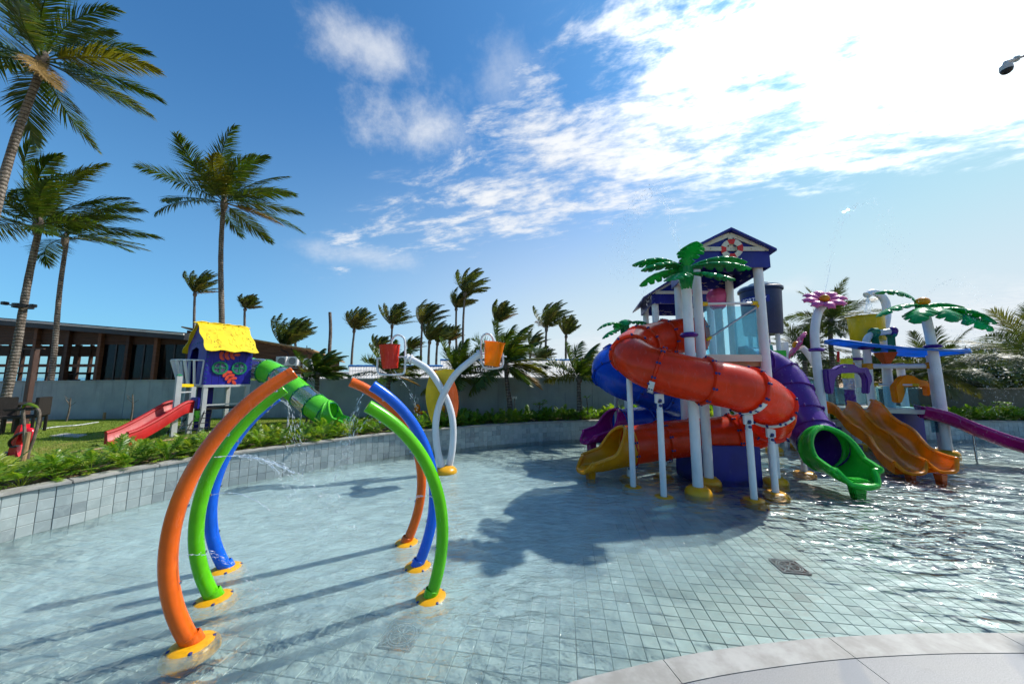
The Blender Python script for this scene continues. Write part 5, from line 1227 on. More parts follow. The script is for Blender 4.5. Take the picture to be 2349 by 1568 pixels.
CR = lambda x, y: (1765.3 + x * .3802, 596.2 + y * .3801)
rim_px = [[(335, 855), (380, 870), (420, 905), (450, 945), (500, 990), (550, 1022), (600, 1062), (630, 1110), (662, 1152), (705, 1190), (752, 1222)],
          [(470, 852), (520, 865), (560, 905), (600, 958), (645, 1002), (700, 1035), (745, 1066), (785, 1115), (830, 1155), (890, 1188), (945, 1212)],
          [(610, 845), (650, 855), (690, 890), (730, 938), (780, 976), (830, 1002), (875, 1036), (920, 1090), (965, 1135), (1035, 1170), (1125, 1198)]]
rims = []
for k, rp0 in enumerate(rim_px):
    pts = []
    for i, q in enumerate(rp0):
        u = i / (len(rp0) - 1); pts.append(at(*CR(*q), 9.75 - .22 * k + (6.98 - 9.75) * u ** .92))
    rims.append(resample(catmull(pts, 6), 48))
ds = thing('double_wave_slide', (rims[1][24].x, rims[1][24].y, 0), 'amber orange double lane wave slide running down towards the camera', 'slide')
secs = []
for i in range(48):
    u = i / 47; row = []; dep = .27 * (1 - .25 * u)
    for k in (0, 1):
        for j in range(12):
            v = j / 12; p = rims[k][i].lerp(rims[k + 1][i], v); row.append(p - UP * dep * (1 - abs(2 * v - 1) ** 3.4))
    row.append(rims[2][i]); sk = rims[2][i] - UP * (dep + .03); sk0 = rims[0][i] - UP * (dep + .03)
    row.append(sk.lerp(sk0, -.02)); row.append(sk0.lerp(sk, -.02)); secs.append(row)
MB().rings(secs, True, True, False).build('chute', 'orange', ds, angle=60)
for k in range(3): MB().tube(rims[k], .036, 8).build('rim', 'orange', ds)
dirv = (rims[1][47] - rims[1][42]); dirv.z = 0; dirv.normalize(); run = []; tipn = []
for j, q in enumerate(secs[47][:25]):
    v = abs(((j / 24 * 2) % 1.0) * 2 - 1) if j < 24 else 1; run.append([q, q + dirv * .10 * (1 - v ** 2), q + dirv * .20 * (1 - v ** 2) + UP * .02 * (1 - v)]); tipn.append(run[-1][2])
MB().rings(run, False).build('run_out', 'orange', ds, solid=.03, angle=60); MB().tube(tipn, .034, 8).build('lip', 'orange', ds)
und = [secs[47][24], secs[47][25], secs[47][26], secs[47][0]]
for k in (0, 1):
    f0 = rims[k][46].lerp(rims[k + 1][46], .5); f0.z = 0; MB().rings([[f0 + Vector((i * w_, j * w_, z_)) for i, j in ((-1, -1), (1, -1), (1, 1), (-1, 1))] for w_, z_ in ((.05, -.12), (.07, .12))], True, True, True).build('foot', 'deep_orange', ds, bevel=.012)
for k in range(4):
    b0 = rims[0][14 + k * 4]; MB().box((b0.x - .05, b0.y + .1, (b0.z - .35) / 2), (.07, .07, max(.1, b0.z - .30))).build('brace', 'royal', ds, smooth=False)
mp = catmull([(10.95, 8.95, 1.22), (11.3, 8.7, 1.08), (11.65, 8.42, .80), (12.05, 8.12, .55), (12.5, 7.8, .38), (13.1, 7.4, .30)], 7)
ms_ = thing('magenta_slide', (11.8, 8.3, 0), 'long magenta slide curving down to the right edge of the pool', 'slide')
sweep(mp, lane_profile([-.36, .36], .24, .045, .04), ms_, 'chute', 'magenta')
for s in (-1, 1):
    ln = []
    for i, p in enumerate(mp):
        t = (mp[min(i + 1, len(mp) - 1)] - mp[max(i - 1, 0)]).normalized(); sd = t.cross(UP).normalized(); ln.append(p + sd * .36 * s + UP * .015)
    MB().tube(ln, .034, 8).build('rim', 'magenta', ms_)
q = g(2230, 1054); wpost(ms_, 11.55, 8.42, -.12, .55, .02, 'chrome', 'leg', 10)
MB().rings([[Vector((12.75 + i * w_, 7.62 + j * w_, z_)) for i, j in ((-1, -1), (1, -1), (1, 1), (-1, 1))] for w_, z_ in ((.09, -.12), (.14, .16))], True, True, True).build('foot', 'magenta', ms_, bevel=.012)

# ------------------------------------------------------------------ right hand play platform
rpz = 1.12; aX0 = at(1996, 900, 9.9).x
rt = thing('play_platform', (9.8, 9.3, 0), 'low play platform of white posts and glass panels at the right', 'play platform')
plist = [(9.30, 8.55, 3.0), (11.57, 9.05, at(2140, 815, 9.05).z), (10.15, 9.9, at(1962, 824, 9.9).z), (10.25, 10.9, 2.05), (11.35, 9.95, at(2032, 830, 9.95).z), (12.4, 10.5, at(2064, 832, 10.5).z), (8.35, 10.0, at(1799, 785, 10.0).z), (7.3, 9.4, at(1799, 785, 9.4).z)]
for k, (x, y, zt_) in enumerate(plist):
    if k == 0: continue
    wpost(rt, x, y, -.12, zt_, .092); yfoot(rt, x, y)
for k in (7,):
    x, y, zt_ = plist[k]; MB().lathe([(.12, -.02), (.12, .05), (.09, .12), (.001, .15)], 20, Matrix.Translation((x, y, zt_))).build('post_cap', 'purple', rt)
MB().prism([(8.1, 9.2), (9.3, 9.86), (10.2, 9.40), (11.05, 9.0), (11.6, 9.1), (12.2, 10.4), (9.0, 10.9)], .1, Matrix.Translation((0, 0, rpz - .05))).build('deck', 'cream', rt, smooth=False)
glass(rt, (aX0 + .08, 9.82), (11.06, 9.02), rpz + .02, 1.75); handrail(rt, (aX0 + .08, 9.82, 1.80), (11.06, 9.02, 1.80), .026)
glass(rt, (11.2, 8.95), (11.5, 9.02), .55, rpz - .02); handrail(rt, (11.15, 8.92, rpz + .08), (11.55, 9.0, rpz + .08), .02)
glass(rt, (7.15, 9.2), (8.0, 8.65), 1.1, 2.0); handrail(rt, (6.95, 9.3, 2.35), (8.0, 8.66, 1.95), .02)
glass(rt, (8.3, 10.1), (9.9, 10.1), 1.2, 1.9); glass(rt, (9.9, 10.15), (11.4, 10.3), 1.2, 1.7)
MB().box((11.2, 9.75, .50), (.9, .6, 1.0)).build('base_panel', 'royal', rt, bevel=.01)
for k in range(6): MB().box((8.15 + k * .19, 9.3 + k * .1, .58), (.15, .04, 1.0)).build('slat', 'royal' if k > 1 else 'magenta', rt, smooth=False)
MB().box((9.2, 10.2, 1.3), (.55, .04, .5)).build('panel', 'purple', rt, smooth=False); MB().box((8.5, 9.8, 1.4), (.8, .04, .55)).build('panel', 'blue', rt, smooth=False)
handrail(rt, at(1790, 811, 9.1), at(1800, 811, 9.2), .02); MB().box(at(1780, 811, 9.0), (.3, .3, .16)).build('panel', 'slide_green', rt, smooth=False)
gp = [at(1722, 812, 9.6), at(1722, 806, 9.6), at(1735, 799, 9.6), at(1748, 796, 9.6), at(1770, 790, 9.6), at(1775, 812, 9.6)]
MB().prism([(p.x - gp[0].x, p.z - gp[0].z) for p in gp], .03, MXZ(gp[0], (1, 0, 0), (0, 0, 1))).build('wave_panel', 'aqua', rt, smooth=False)
for a, b in (((aX0, 9.9), (11.57, 9.05)), ((10.15, 9.9), (12.3, 10.45))):      # beams under the canopy
    z_ = at(2060, 838, 9.2).z if b[1] < 9.5 else at(2010, 838, 10.0).z; MB().tube([Vector((*a, z_)), Vector((*b, z_ - .02))], .07, 14).build('beam', 'white', rt)
    for q in (a, b): MB().lathe([(.10, -.09), (.13, -.07), (.13, .07), (.10, .09)], 16, Matrix.Translation((*q, z_))).build('joint', 'amber', rt)
# blue leaf canopy
cn = thing('blue_canopy', (10.6, 9.3, rpz), 'flat blue leaf shaped canopy over the right play platform', 'canopy')
def cpt(x, y, Y): return at(x, y, Y)
cl_ = [cpt(1891, 788, 9.4), cpt(1925, 781, 8.9), cpt(2010, 792, 8.6), cpt(2110, 801, 8.5), cpt(2226, 807, 8.8)]
cu_ = [cpt(1891, 789, 9.4), cpt(1960, 799, 10.2), cpt(2030, 812, 10.6), cpt(2120, 818, 10.4), cpt(2226, 809, 8.9)]
la = resample(catmull(cl_, 8), 41); lb_ = resample(catmull(cu_, 8), 41); rows = []
for k in range(41):
    rows.append([la[k].lerp(lb_[k], j / 12) + UP * (.07 * math.sin(3.14 * j / 12) + (.028 if j % 2 else 0)) for j in range(13)])
MB().rings(rows, False).build('sheet', 'canopy_blue', cn, solid=.03, angle=20)
MB().tube(la, .022, 6).build('edge_bar', 'canopy_blue', cn)
# pipe post with the hanging orange cone
ap = thing('pipe_arm', (9.30, 8.55, 0), 'white bent pipe post with purple cap carrying the orange cone', 'pipe post')
aY = 9.9; aX = at(1996, 900, aY).x; ap.location = (aX, aY, 0); MB().tube([Vector((aX, aY, -.12))] + catmull([at(1996, 900, aY), at(1990, 830, aY), at(1986, 790, aY), at(1990, 774, aY), at(2004, 765, aY - .03), at(2030, 761, aY - .1), at(2046, 759, aY - .15)], 7), .088, 20).build('pipe', 'white', ap)
MB().ball(at(2047, 759, aY - .16), (.10, .13, .13), 16, 10).build('end_cap', 'purple', ap); yfoot(ap, aX, aY)
MB().lathe([(.105, -.05), (.16, -.04), (.20, 0), (.16, .04), (.105, .05)], 26, Matrix.Translation((at(1987, 798, aY).x, aY, at(1987, 798, aY).z))).build('ring', 'purple', ap)
ob = thing('cone_bucket', at(2030, 815, aY - .1), 'orange cone bucket hanging on green straps from a white pipe', 'bucket')
MB().lathe([(.03, -.40), (.24, .02), (.25, .05), (.22, .05), (.02, -.35)], 4, Matrix.Translation(at(2030, 812, aY - .1)) @ Matrix.Rotation(.6, 4, 'Z'), True).build('cone', 'deep_orange', ob, angle=20)
for x0, x1 in ((2004, 2011), (2043, 2047)):
    m_ = MB(); p0 = at(x0, 763, aY - .1); p1 = at(x1, 822 if x1 > 2020 else 806, aY - .1); m_.bar(p0 + UP * .1, p1, .06, .20, up=(0, 1, 0)); m_.build('strap', 'frame_green', ob, bevel=.02); MB().lathe([(.105, -.05), (.15, -.05), (.15, .05), (.105, .05)], 20, MZ(p0, (1, -.1, 0))).build('strap_ring', 'frame_green', ob)
# yellow bucket with goose neck
yY = 10.4; yc = at(1987, 754, yY); yb = thing('yellow_bucket', yc, 'big yellow tipping bucket above the right platform', 'bucket')
MB().lathe([(.001, -.41), (.38, -.41), (.40, -.38), (.425, .36), (.46, .39), (.46, .405), (.415, .40), (.39, -.34), (.001, -.35)], 36, Matrix.Translation(yc)).build('bucket', 'yellow', yb)
MB().bar(at(2012, 763, yY - .4), at(2030, 756, yY - .3), .05, .10).build('hinge_arm', 'white', yb)
gx = at(2036, 900, 10.6).x; gn = thing('goose_neck_pipe', (gx, 10.6, 0), 'white goose neck water pipe curling over the yellow bucket', 'pipe post')
MB().tube([Vector((gx, 10.6, -.12))] + catmull([at(x, y, 10.6) for x, y in ((2036, 900), (2031, 820), (2027, 765), (2033, 725), (2030, 692), (2014, 674), (1998, 671), (1987, 677))], 7), .105, 20).build('pipe', 'white', gn)
yp = thing('bucket_post', (at(1965, 824, 11.2).x, 11.2, 0), 'white post with purple ring left under the yellow bucket', 'post'); wpost(yp, yp.location.x, 11.2, -.12, at(1955, 735, 11.2).z, .10); yfoot(yp, yp.location.x, 11.2)
MB().lathe([(.11, -.05), (.17, -.04), (.21, 0), (.17, .04), (.11, .05)], 26, Matrix.Translation((yp.location.x, 11.2, at(1960, 823, 11.2).z))).build('ring', 'purple', yp); MB().lathe([(.11, -.02), (.11, .05), (.001, .13)], 16, Matrix.Translation((yp.location.x, 11.2, at(1955, 735, 11.2).z))).build('post_cap', 'purple', yp)
# hoops over the slides
def hoop(label, mat, outer, Y, th):
    c = at(*outer[0], Y); t = thing('slide_hoop', (c.x, c.y, c.z), label, 'slide hoop', 'moulded hoops over the slides'); pts = [at(x, y, Y) for x, y in outer]
    MB().prism([(p.x - c.x, p.z - c.z) for p in pts], th, MXZ(c, (1, 0, 0), (0, 0, 1))).build('hoop', mat, t, bevel=.025); return t
S = lambda x, y: (1773.3 + x * .24471, 580.9 + y * .24465)
hp1 = hoop('dark purple moulded hoop above the left orange lane', 'purple', [S(*q) for q in ((480, 1085), (560, 1082), (600, 1055), (660, 1036), (730, 1040), (790, 1075), (866, 1070), (880, 1110), (900, 1150), (903, 1200), (885, 1245), (880, 1315), (845, 1313), (848, 1230), (845, 1180), (820, 1130), (760, 1120), (620, 1124), (580, 1140), (560, 1180), (540, 1320), (505, 1315), (482, 1160))], 8.35, .16)
hoop('orange moulded hoop behind the glass above the magenta slide', 'orange', [S(*q) for q in ((1160, 1180), (1190, 1152), (1240, 1140), (1300, 1150), (1340, 1180), (1420, 1195), (1448, 1240), (1446, 1330), (1425, 1335), (1420, 1260), (1380, 1245), (1230, 1248), (1215, 1300), (1180, 1400), (1135, 1398), (1110, 1250))], 9.35, .16)
MB().ball(at(*S(672, 1066), 8.26), (.06, .012, .02), 12, 6).build('emblem', 'bolt_blue', hp1)
# wrapped lamp / float column in hi-vis and foil
fc = thing('wrapped_column', (at(1945, 870, 9.7).x, 9.7, rpz), 'column wrapped in yellow film and crumpled foil behind the purple hoop', 'column'); cx_ = fc.location.x
def crumple(z0, z1, r0, seed):
    rg = random.Random(seed); prof = []; rr = []
    for i in range(9):
        rr.append([Vector((cx_ + r0 * rg.uniform(.82, 1.1) * math.cos(j * .3927), 9.7 + r0 * rg.uniform(.82, 1.1) * math.sin(j * .3927), z0 + (z1 - z0) * i / 8)) for j in range(16)])
    return MB().rings(rr, True, True, True)
zz = lambda y: at(1945, y, 9.7).z
crumple(zz(867), zz(822), .14, 1).build('yellow_film', 'hivis', fc, smooth=False); crumple(zz(893), zz(867) - .003, .13, 2).build('foil', 'foil', fc, smooth=False); crumple(rpz, zz(893) - .003, .12, 3).build('purple_film', 'purple', fc, smooth=False)
MB().bar(at(1922, 830, 9.7), at(1922, 805, 9.7), .08, .04).build('red_fin', 'red', fc, bevel=.015)

# ================================================================== playhouse on the lawn
th_ = R(60); wv_ = Vector((math.cos(th_), math.sin(th_), 0)); gv_ = Vector((-math.sin(th_), math.cos(th_), 0)); C0 = at(468, 882, 8.9); PZ = C0.z; C0.z = 0; LW, GW = 1.03, 1.36
ph = thing('playhouse', (C0.x, C0.y, LAWN), 'blue playhouse on white posts with a yellow wavy roof and round green windows', 'playhouse')
def P(u, v, z): return C0 + wv_ * u + gv_ * v + UP * z      # u along the window wall, v along the gable
z_ev = at(501, 798, 8.9).z; z_ap = at(462, 737, 9.2).z; z_wall = z_ev + .10
NB = 7                                                  # window wall: vertical boards
for k in range(NB):
    a, b = LW * k / NB + .003, LW * (k + 1) / NB - .003; p = [P(a, 0, PZ), P(b, 0, PZ), P(b, 0, z_wall), P(a, 0, z_wall)]; MB().raw(p + [q + gv_ * .03 for q in p], [(0, 1, 2, 3), (7, 6, 5, 4), (0, 4, 5, 1), (3, 2, 6, 7), (0, 3, 7, 4), (1, 5, 6, 2)]).build('board', 'house_blue', ph, smooth=False)
M_ = MXZ(P(0, GW, 0), -gv_, UP)                          # gable front with door opening
MB().prism([(0, PZ), (.16, PZ), (.16, PZ + .66), (.30, PZ + .98), (.60, PZ + 1.05), (.80, PZ + .98), (.80, PZ), (GW, PZ), (GW, z_wall), (GW / 2, z_ap - .06), (0, z_wall)], .03, M_).build('gable', 'house_blue', ph, smooth=False)
MB().prism([(0, PZ), (GW, PZ), (GW, z_wall), (GW / 2, z_ap - .06), (0, z_wall)], .03, MXZ(P(LW, GW, 0), -gv_, UP)).build('gable', 'house_blue', ph, smooth=False)
p = [P(0, GW, PZ), P(LW, GW, PZ), P(LW, GW, z_wall), P(0, GW, z_wall)]; MB().raw(p + [q - gv_ * .03 for q in p], [(0, 1, 2, 3), (7, 6, 5, 4), (0, 4, 5, 1), (3, 2, 6, 7), (0, 3, 7, 4), (1, 5, 6, 2)]).build('wall', 'house_blue', ph, smooth=False)
MB().raw([P(-.02, -.02, PZ - .07), P(LW + .02, -.02, PZ - .07), P(LW + .02, GW + .02, PZ - .07), P(-.02, GW + .02, PZ - .07)] + [P(-.02, -.02, PZ - .003), P(LW + .02, -.02, PZ - .003), P(LW + .02, GW + .02, PZ - .003), P(-.02, GW + .02, PZ - .003)], [(3, 2, 1, 0), (4, 5, 6, 7), (0, 1, 5, 4), (1, 2, 6, 5), (2, 3, 7, 6), (3, 0, 4, 7)]).build('floor', 'grey_paint', ph, smooth=False)
for s in (0, 1):                                         # wavy roof sheets with engraved grain
    top = []; bot = []; rg = random.Random(s); NN = 24; sl = []
    for side in range(2):
        pass
    def rpnt(a, b):                                      # a 0..1 along the ridge, b 0..1 down the slope
        v0, v1 = GW / 2, (-.20 if s == 0 else GW + .20); over = .09; zz_ = z_ap + (z_ev - .06 - z_ap) * b
        return P(-over + (LW + 2 * over) * a, v0 + (v1 - v0) * b, zz_)
    prof = [rpnt(0, 0)]
    outline = []
    for i in range(13): outline.append((i / 12, -.03 * abs(math.sin(i * 1.1)) * (0 < i < 12)))
    for i in range(1, 13): outline.append((1 + .016 * math.sin(i * 1.1) * (i < 12), i / 12))
    for i in range(1, 13): outline.append((1 - i / 12, 1 + .03 * math.sin(i * 1.3)))
    for i in range(1, 12): outline.append((-.016 * math.sin(i * 1.1), 1 - i / 12))
    nrm_ = (rpnt(1, 0) - rpnt(0, 0)).cross(rpnt(0, 1) - rpnt(0, 0)).normalized()
    if nrm_.z < 0: nrm_ = -nrm_
    pts = [rpnt(a, b) for a, b in outline]; n_ = len(pts); lo_ = [q - nrm_ * .022 for q in pts]
    fcs = [tuple(range(n_)), tuple(reversed(range(n_, 2 * n_)))] + [(i, n_ + i, n_ + (i + 1) % n_, (i + 1) % n_) for i in range(n_)]
    rf = MB().raw(pts + lo_, fcs).build('roof', 'house_yellow', ph, smooth=False)
    m_ = MB()
    for q in range(44):
        a, b = rg.uniform(.06, .94), rg.uniform(.06, .8); ln = rg.uniform(.06, .16); m_.tube([rpnt(a + .012 * math.sin(i * .9 + q), b + ln * i / 6) + nrm_ * .002 for i in range(7)], .0032, 3)
    for q in range(8):
        a, b = rg.uniform(.1, .9), rg.uniform(.1, .9); m_.tube([rpnt(a + .022 * math.cos(i * .7854), b + .02 * math.sin(i * .7854)) + nrm_ * .002 for i in range(9)], .0032, 3)
    m_.build('grain_marks', 'marking', rf)['kind'] = 'stuff'
    for a, b in ((.1, .5), (.13, .56), (.2, .7), (.25, .88), (.9, .5), (.92, .6), (.95, .72), (.9, .88), (.2, .04), (.5, .04), (.8, .04)): MB().ball(rpnt(a, b) + nrm_ * .006, .014, 6, 4).build('bolt', 'bolt_green', rf)
MB().prism([(0, z_ap - .02), (.06, z_ap - .05), (-.06, z_ap - .05)], LW + .3, Matrix(((gv_.x, 0, wv_.x, P(LW / 2, GW / 2, 0).x), (gv_.y, 0, wv_.y, P(LW / 2, GW / 2, 0).y), (0, 1, 0, 0), (0, 0, 0, 1)))).build('ridge', 'house_yellow', ph, smooth=False)
for u in (.30, .74):                                     # round windows
    c_ = P(u, -.012, PZ + .46); fr_ = MB().lathe([(.135, -.012), (.182, -.012), (.182, .016), (.135, .016), (.135, -.012)], 32, MZ(c_, -gv_)).build('window', 'frame_green', ph, angle=40)
    MB().lathe([(.001, -.002), (.14, -.002)], 28, MZ(c_ - gv_ * .003, -gv_)).build('pane', 'clear_tube', fr_, smooth=False)
    MB().bar(c_ - wv_ * .14, c_ + wv_ * .14, .022, .03).build('glazing_bar', 'frame_green', fr_, smooth=False); MB().bar(c_ - UP * .14 - gv_ * .001, c_ + UP * .14 - gv_ * .001, .03, .02, up=gv_).build('glazing_bar', 'frame_green', fr_, smooth=False)
def sprig(c, ang, L):                                    # red leaf sprigs on the wall
    dv = wv_ * math.cos(ang) + UP * math.sin(ang); pv = wv_ * -math.sin(ang) + UP * math.cos(ang); st_ = MB().bar(c - dv * L / 2, c + dv * L / 2, .012, .012, up=gv_).build('sprig', 'leaf_red', ph, smooth=False)
    for k in range(4):
        for s in (-1, 1):
            if k == 3 and s < 0: continue
            q = c + dv * (-.42 + .26 * k) * L + pv * s * .062 * (k < 3); e1 = (dv * .55 + pv * s * .8).normalized() if k < 3 else dv; e2 = gv_.cross(e1); MB().prism([(.075 * math.cos(i * .5236), .042 * math.sin(i * .5236)) for i in range(12)], .012, MXZ(q - gv_ * .004, e1, e2)).build('leaf', 'leaf_red', st_, smooth=False)
sprig(P(.50, -.012, PZ + .82), R(8), .46); sprig(P(.56, -.012, PZ + .17), R(-55), .40)
for k in range(9):
    for u in (.015, LW - .015): MB().ball(P(u, -.014, PZ + .06 + k * .115), .015, 6, 4).build('bolt', 'bolt_green', ph)
for k in range(6): MB().ball(P(-.02, .18 + k * .17, z_wall + .06 + .02 * math.sin(k)), .014, 6, 4).build('bolt', 'bolt_green', ph)
for u, v in ((.04, .04), (LW - .04, .04), (.04, GW - .04), (LW - .04, GW - .04)): MB().box(P(u, v, (PZ - .07 + LAWN) / 2 - .05), (.10, .10, PZ - .07 - LAWN + .1), Matrix.Rotation(th_, 3, 'Z')).build('post', 'grey_paint', ph, bevel=.006)
L1 = g(396, 1001, LAWN); L2 = g(432, 994, LAWN)
ztop1 = at(408, 862, L1.y).z; MB().box((L1.x, L1.y, (ztop1 + LAWN) / 2), (.11, .11, ztop1 - LAWN), Matrix.Rotation(th_, 3, 'Z')).build('post', 'grey_paint', ph, bevel=.006); MB().lathe([(.06, 0), (.06, .02), (.02, .05), (.001, .05)], 10, Matrix.Translation((L1.x, L1.y, ztop1))).build('post_cap', 'bolt_green', ph)
MB().box((L2.x, L2.y, (PZ - .05 + LAWN) / 2), (.10, .10, PZ - .05 - LAWN), Matrix.Rotation(th_, 3, 'Z')).build('post', 'grey_paint', ph, bevel=.006)
zl_ = at(430, 935, L2.y).z; MB().bar(Vector((L1.x, L1.y, zl_ + .42)), Vector((L2.x, L2.y, zl_ + .42)), .03, .03).build('rail', 'grey_paint', ph)
MB().bar(Vector((L1.x, L1.y, PZ - .0)), Vector((L2.x, L2.y, PZ - .02)), .02, .08).build('rail', 'house_yellow', ph)
for z_ in (zl_ + .05,): MB().bar(Vector((L2.x, L2.y, z_)), P(LW, 0.04, z_), .03, .035).build('rail', 'grey_paint', ph)
MB().raw([Vector((L1.x, L1.y, zl_ - .08)), Vector((L2.x, L2.y, zl_ - .08)), P(LW, .1, zl_ - .08), P(0, GW, zl_ - .08), Vector((L1.x, L1.y, zl_ - .03)), Vector((L2.x, L2.y, zl_ - .03)), P(LW, .1, zl_ - .03), P(0, GW, zl_ - .03)], [(3, 2, 1, 0), (4, 5, 6, 7), (0, 1, 5, 4), (1, 2, 6, 5), (2, 3, 7, 6), (3, 0, 4, 7)]).build('deck', 'rattan', ph, smooth=False)
MB().bar(P(.25, GW * .5, LAWN), P(.25, GW * .5, PZ - .08), .35, .04, up=gv_).build('panel', 'house_blue', ph, smooth=False)
# balcony: flared white bars
bc = P(-.02, GW * .45, PZ); bal = []
for k in range(9):
    a = math.pi * k / 8; d_ = gv_ * math.cos(a) * .42 - wv_ * math.sin(a) * .30; d2 = gv_ * math.cos(a) * .52 - wv_ * math.sin(a) * .50; MB().bar(bc + d_ + UP * .0, bc + d2 + UP * .66, .036, .055).build('baluster', 'white', ph, smooth=False); bal.append((bc + d_, bc + d2 + UP * .66))
MB().tube([b[1] for b in bal], .018, 8).build('balcony_rail', 'white', ph); MB().tube([b[0] for b in bal], .018, 8).build('balcony_rail', 'white', ph)
n_ = len(bal); MB().raw([b[0] for b in bal] + [b[0] - UP * .05 for b in bal], [tuple(range(n_)), tuple(reversed(range(n_, 2 * n_)))] + [(i, n_ + i, n_ + i + 1, i + 1) for i in range(n_ - 1)]).build('balcony_floor', 'grey_paint', ph, smooth=False)
# rope net and ladder ropes
nt = thing('climbing_net', g(395, 1003, LAWN), 'black rope climbing net sloping from the playhouse to the lawn', 'climbing net'); n0 = [g(372 + k * 26, 1006 - k * 4, LAWN) for k in range(5)]; n1 = [at(418 + k * 17, 948 - k * 2, 8.95) for k in range(5)]
for a, b in zip(n0, n1): MB().tube([a, b], .011, 5).build('rope', 'rope', nt)
for k in range(5): MB().tube([n0[i].lerp(n1[i], k / 4.5) for i in range(5)], .010, 5).build('rope', 'rope', nt)
ld = thing('rope_ladder', (P(.1, .4, LAWN)), 'black rope ladder hanging under the playhouse floor', 'rope ladder')
for v in (.35, .65): MB().tube([P(-.02, v, LAWN + .45), P(-.02, v, PZ - .07)], .010, 5).build('rope', 'rope', ld)
for k in range(4): MB().tube([P(-.02, .35, LAWN + .5 + k * .2), P(-.02, .65, LAWN + .5 + k * .2)], .014, 6).build('rung', 'rope', ld)
gb_ = thing('green_bag', P(-.05, .12, PZ - .9), 'lime green cloth bag hanging at the playhouse post', 'bag'); bgc_ = P(-.06, .16, PZ - .82)
MB().rings([[bgc_ + Vector((r_ * math.cos(a * .6283) * 1.0, r_ * .5 * math.sin(a * .6283), z_)) for a in range(10)] for r_, z_ in ((.01, .42), (.05, .28), (.11, .12), (.13, -.05), (.11, -.14), (.01, -.16))], True).build('bag', 'lime', gb_)
# red slide of the playhouse
sl_ = thing('red_slide', (L1.x - .5, L1.y - .4, LAWN), 'dark red open slide leading from the playhouse down to the lawn', 'slide'); tp_ = (L1 + L2) / 2; tp_.z = zl_ + .16
bt2 = g(264, 1022, LAWN); bt2.z = LAWN + .25; m1 = tp_.lerp(bt2, .16); m1.z = tp_.z - .02; m2 = tp_.lerp(bt2, .5); m2.z = tp_.z + (bt2.z - tp_.z) * .50; m3 = tp_.lerp(bt2, .82); m3.z = bt2.z + .07
spth = catmull([tp_, m1, m2, m3, bt2], 8); rprof = [(-.35, -.02), (-.31, .03), (-.27, -.02), (-.24, -.15), (-.15, -.20), (.15, -.20), (.24, -.15), (.27, -.02), (.31, .03), (.35, -.02), (.33, -.26), (-.33, -.26)]
sweep(spth, [(a * .80, b) for a, b in rprof], sl_, 'chute', 'dark_red')
for s in (-1, 1):
    ln = []
    for i, p in enumerate(spth):
        t = (spth[min(i + 1, len(spth) - 1)] - spth[max(i - 1, 0)]).normalized(); ln.append(p + t.cross(UP).normalized() * .25 * s + UP * .012)
    MB().tube(ln, .042, 8).build('rim', 'dark_red', sl_)
MB().box(tp_ + (L2 - tp_).normalized() * .0 - UP * .0 + Vector((.18, .10, -.02)), (.05, .5, .28), Matrix.Rotation(th_ + R(0), 3, 'Z')).build('mount', 'house_blue', sl_, bevel=.01)
# green and clear tube slide
gp_ = [at(572, 847, 10.2), at(612, 851, 10.15), at(650, 872, 10.0), at(686, 902, 9.85), at(717, 927, 9.7), at(750, 949, 9.55)]
gs = thing('green_tube_slide', (gp_[3].x, gp_[3].y, LAWN), 'lime green tube slide with clear sections beside the playhouse', 'tube slide')
gpath, gT = tube_slide(gs, catmull(gp_, 10), .345, ['clear_tube', 'lime', 'clear_tube', 'lime', 'clear_tube', 'lime'], 'frame_green', 6, bolts=12, bolt_mat='bolt_green', flw=.03, flr=1.06)
MB().lathe([(.345, -.06), (.36, 0), (.345, .06)], 28, MZ(gp_[0] + Vector((.06, 0, 0)), gp_[1] - gp_[0])).build('mouth_ring', 'lime', gs)
exit_chute(gs, gpath[-1] - UP * .0, (.95, .12, 0), .36, .66, 'lime', drop=.05, foot=False)
for k in (3, 4):
    c, e = gT[k]; MB().tube([Vector((c.x, c.y, LAWN - .05)), Vector((c.x, c.y, c.z - .34))], .025, 8).build('support_post', 'grey_paint', gs); MB().bar(Vector((c.x - .1, c.y, c.z - .37)), Vector((c.x + .1, c.y, c.z - .37)), .08, .03).build('bracket', 'grey_paint', gs)

# ================================================================== small things on the left
def wicker_chair(label, loc, rz, group='dark wicker garden chairs'):
    t = thing('wicker_chair', loc, label, 'chair', group); q = Matrix.Rotation(rz, 3, 'Z'); b = Vector(loc)
    def B(name, c, s): MB().box(b + q @ Vector(c), s, q).build(name, 'rattan', t, bevel=.012)
    B('seat', (0, 0, .42), (.52, .52, .07)); B('backrest', (0, .27, .68), (.52, .06, .5)); B('armrest', (.27, 0, .62), (.05, .5, .05)); B('armrest', (-.27, 0, .62), (.05, .5, .05))
    for i in (-1, 1):
        for j in (-1, 1): B('leg', (i * .24, j * .24, .2), (.055, .055, .41))
wicker_chair('dark wicker chair on the lawn beside the leftmost palm, right of the table', Vector((at(68, 900, 8.9).x, 8.9, LAWN)), R(-60)); wicker_chair('dark wicker chair cut by the left picture edge', Vector((at(8, 900, 8.7).x, 8.7, LAWN)), R(60))
tb = thing('wicker_table', (at(34, 900, 9.3).x, 9.3, LAWN), 'dark wicker table between the two garden chairs', 'table'); b_ = tb.location
MB().box(b_ + UP * .72, (.8, .8, .05)).build('table_top', 'rattan', tb, bevel=.01)
for i in (-1, 1):
    for j in (-1, 1): MB().box(b_ + Vector((i * .34, j * .34, .35)), (.06, .06, .7)).build('leg', 'rattan', tb)
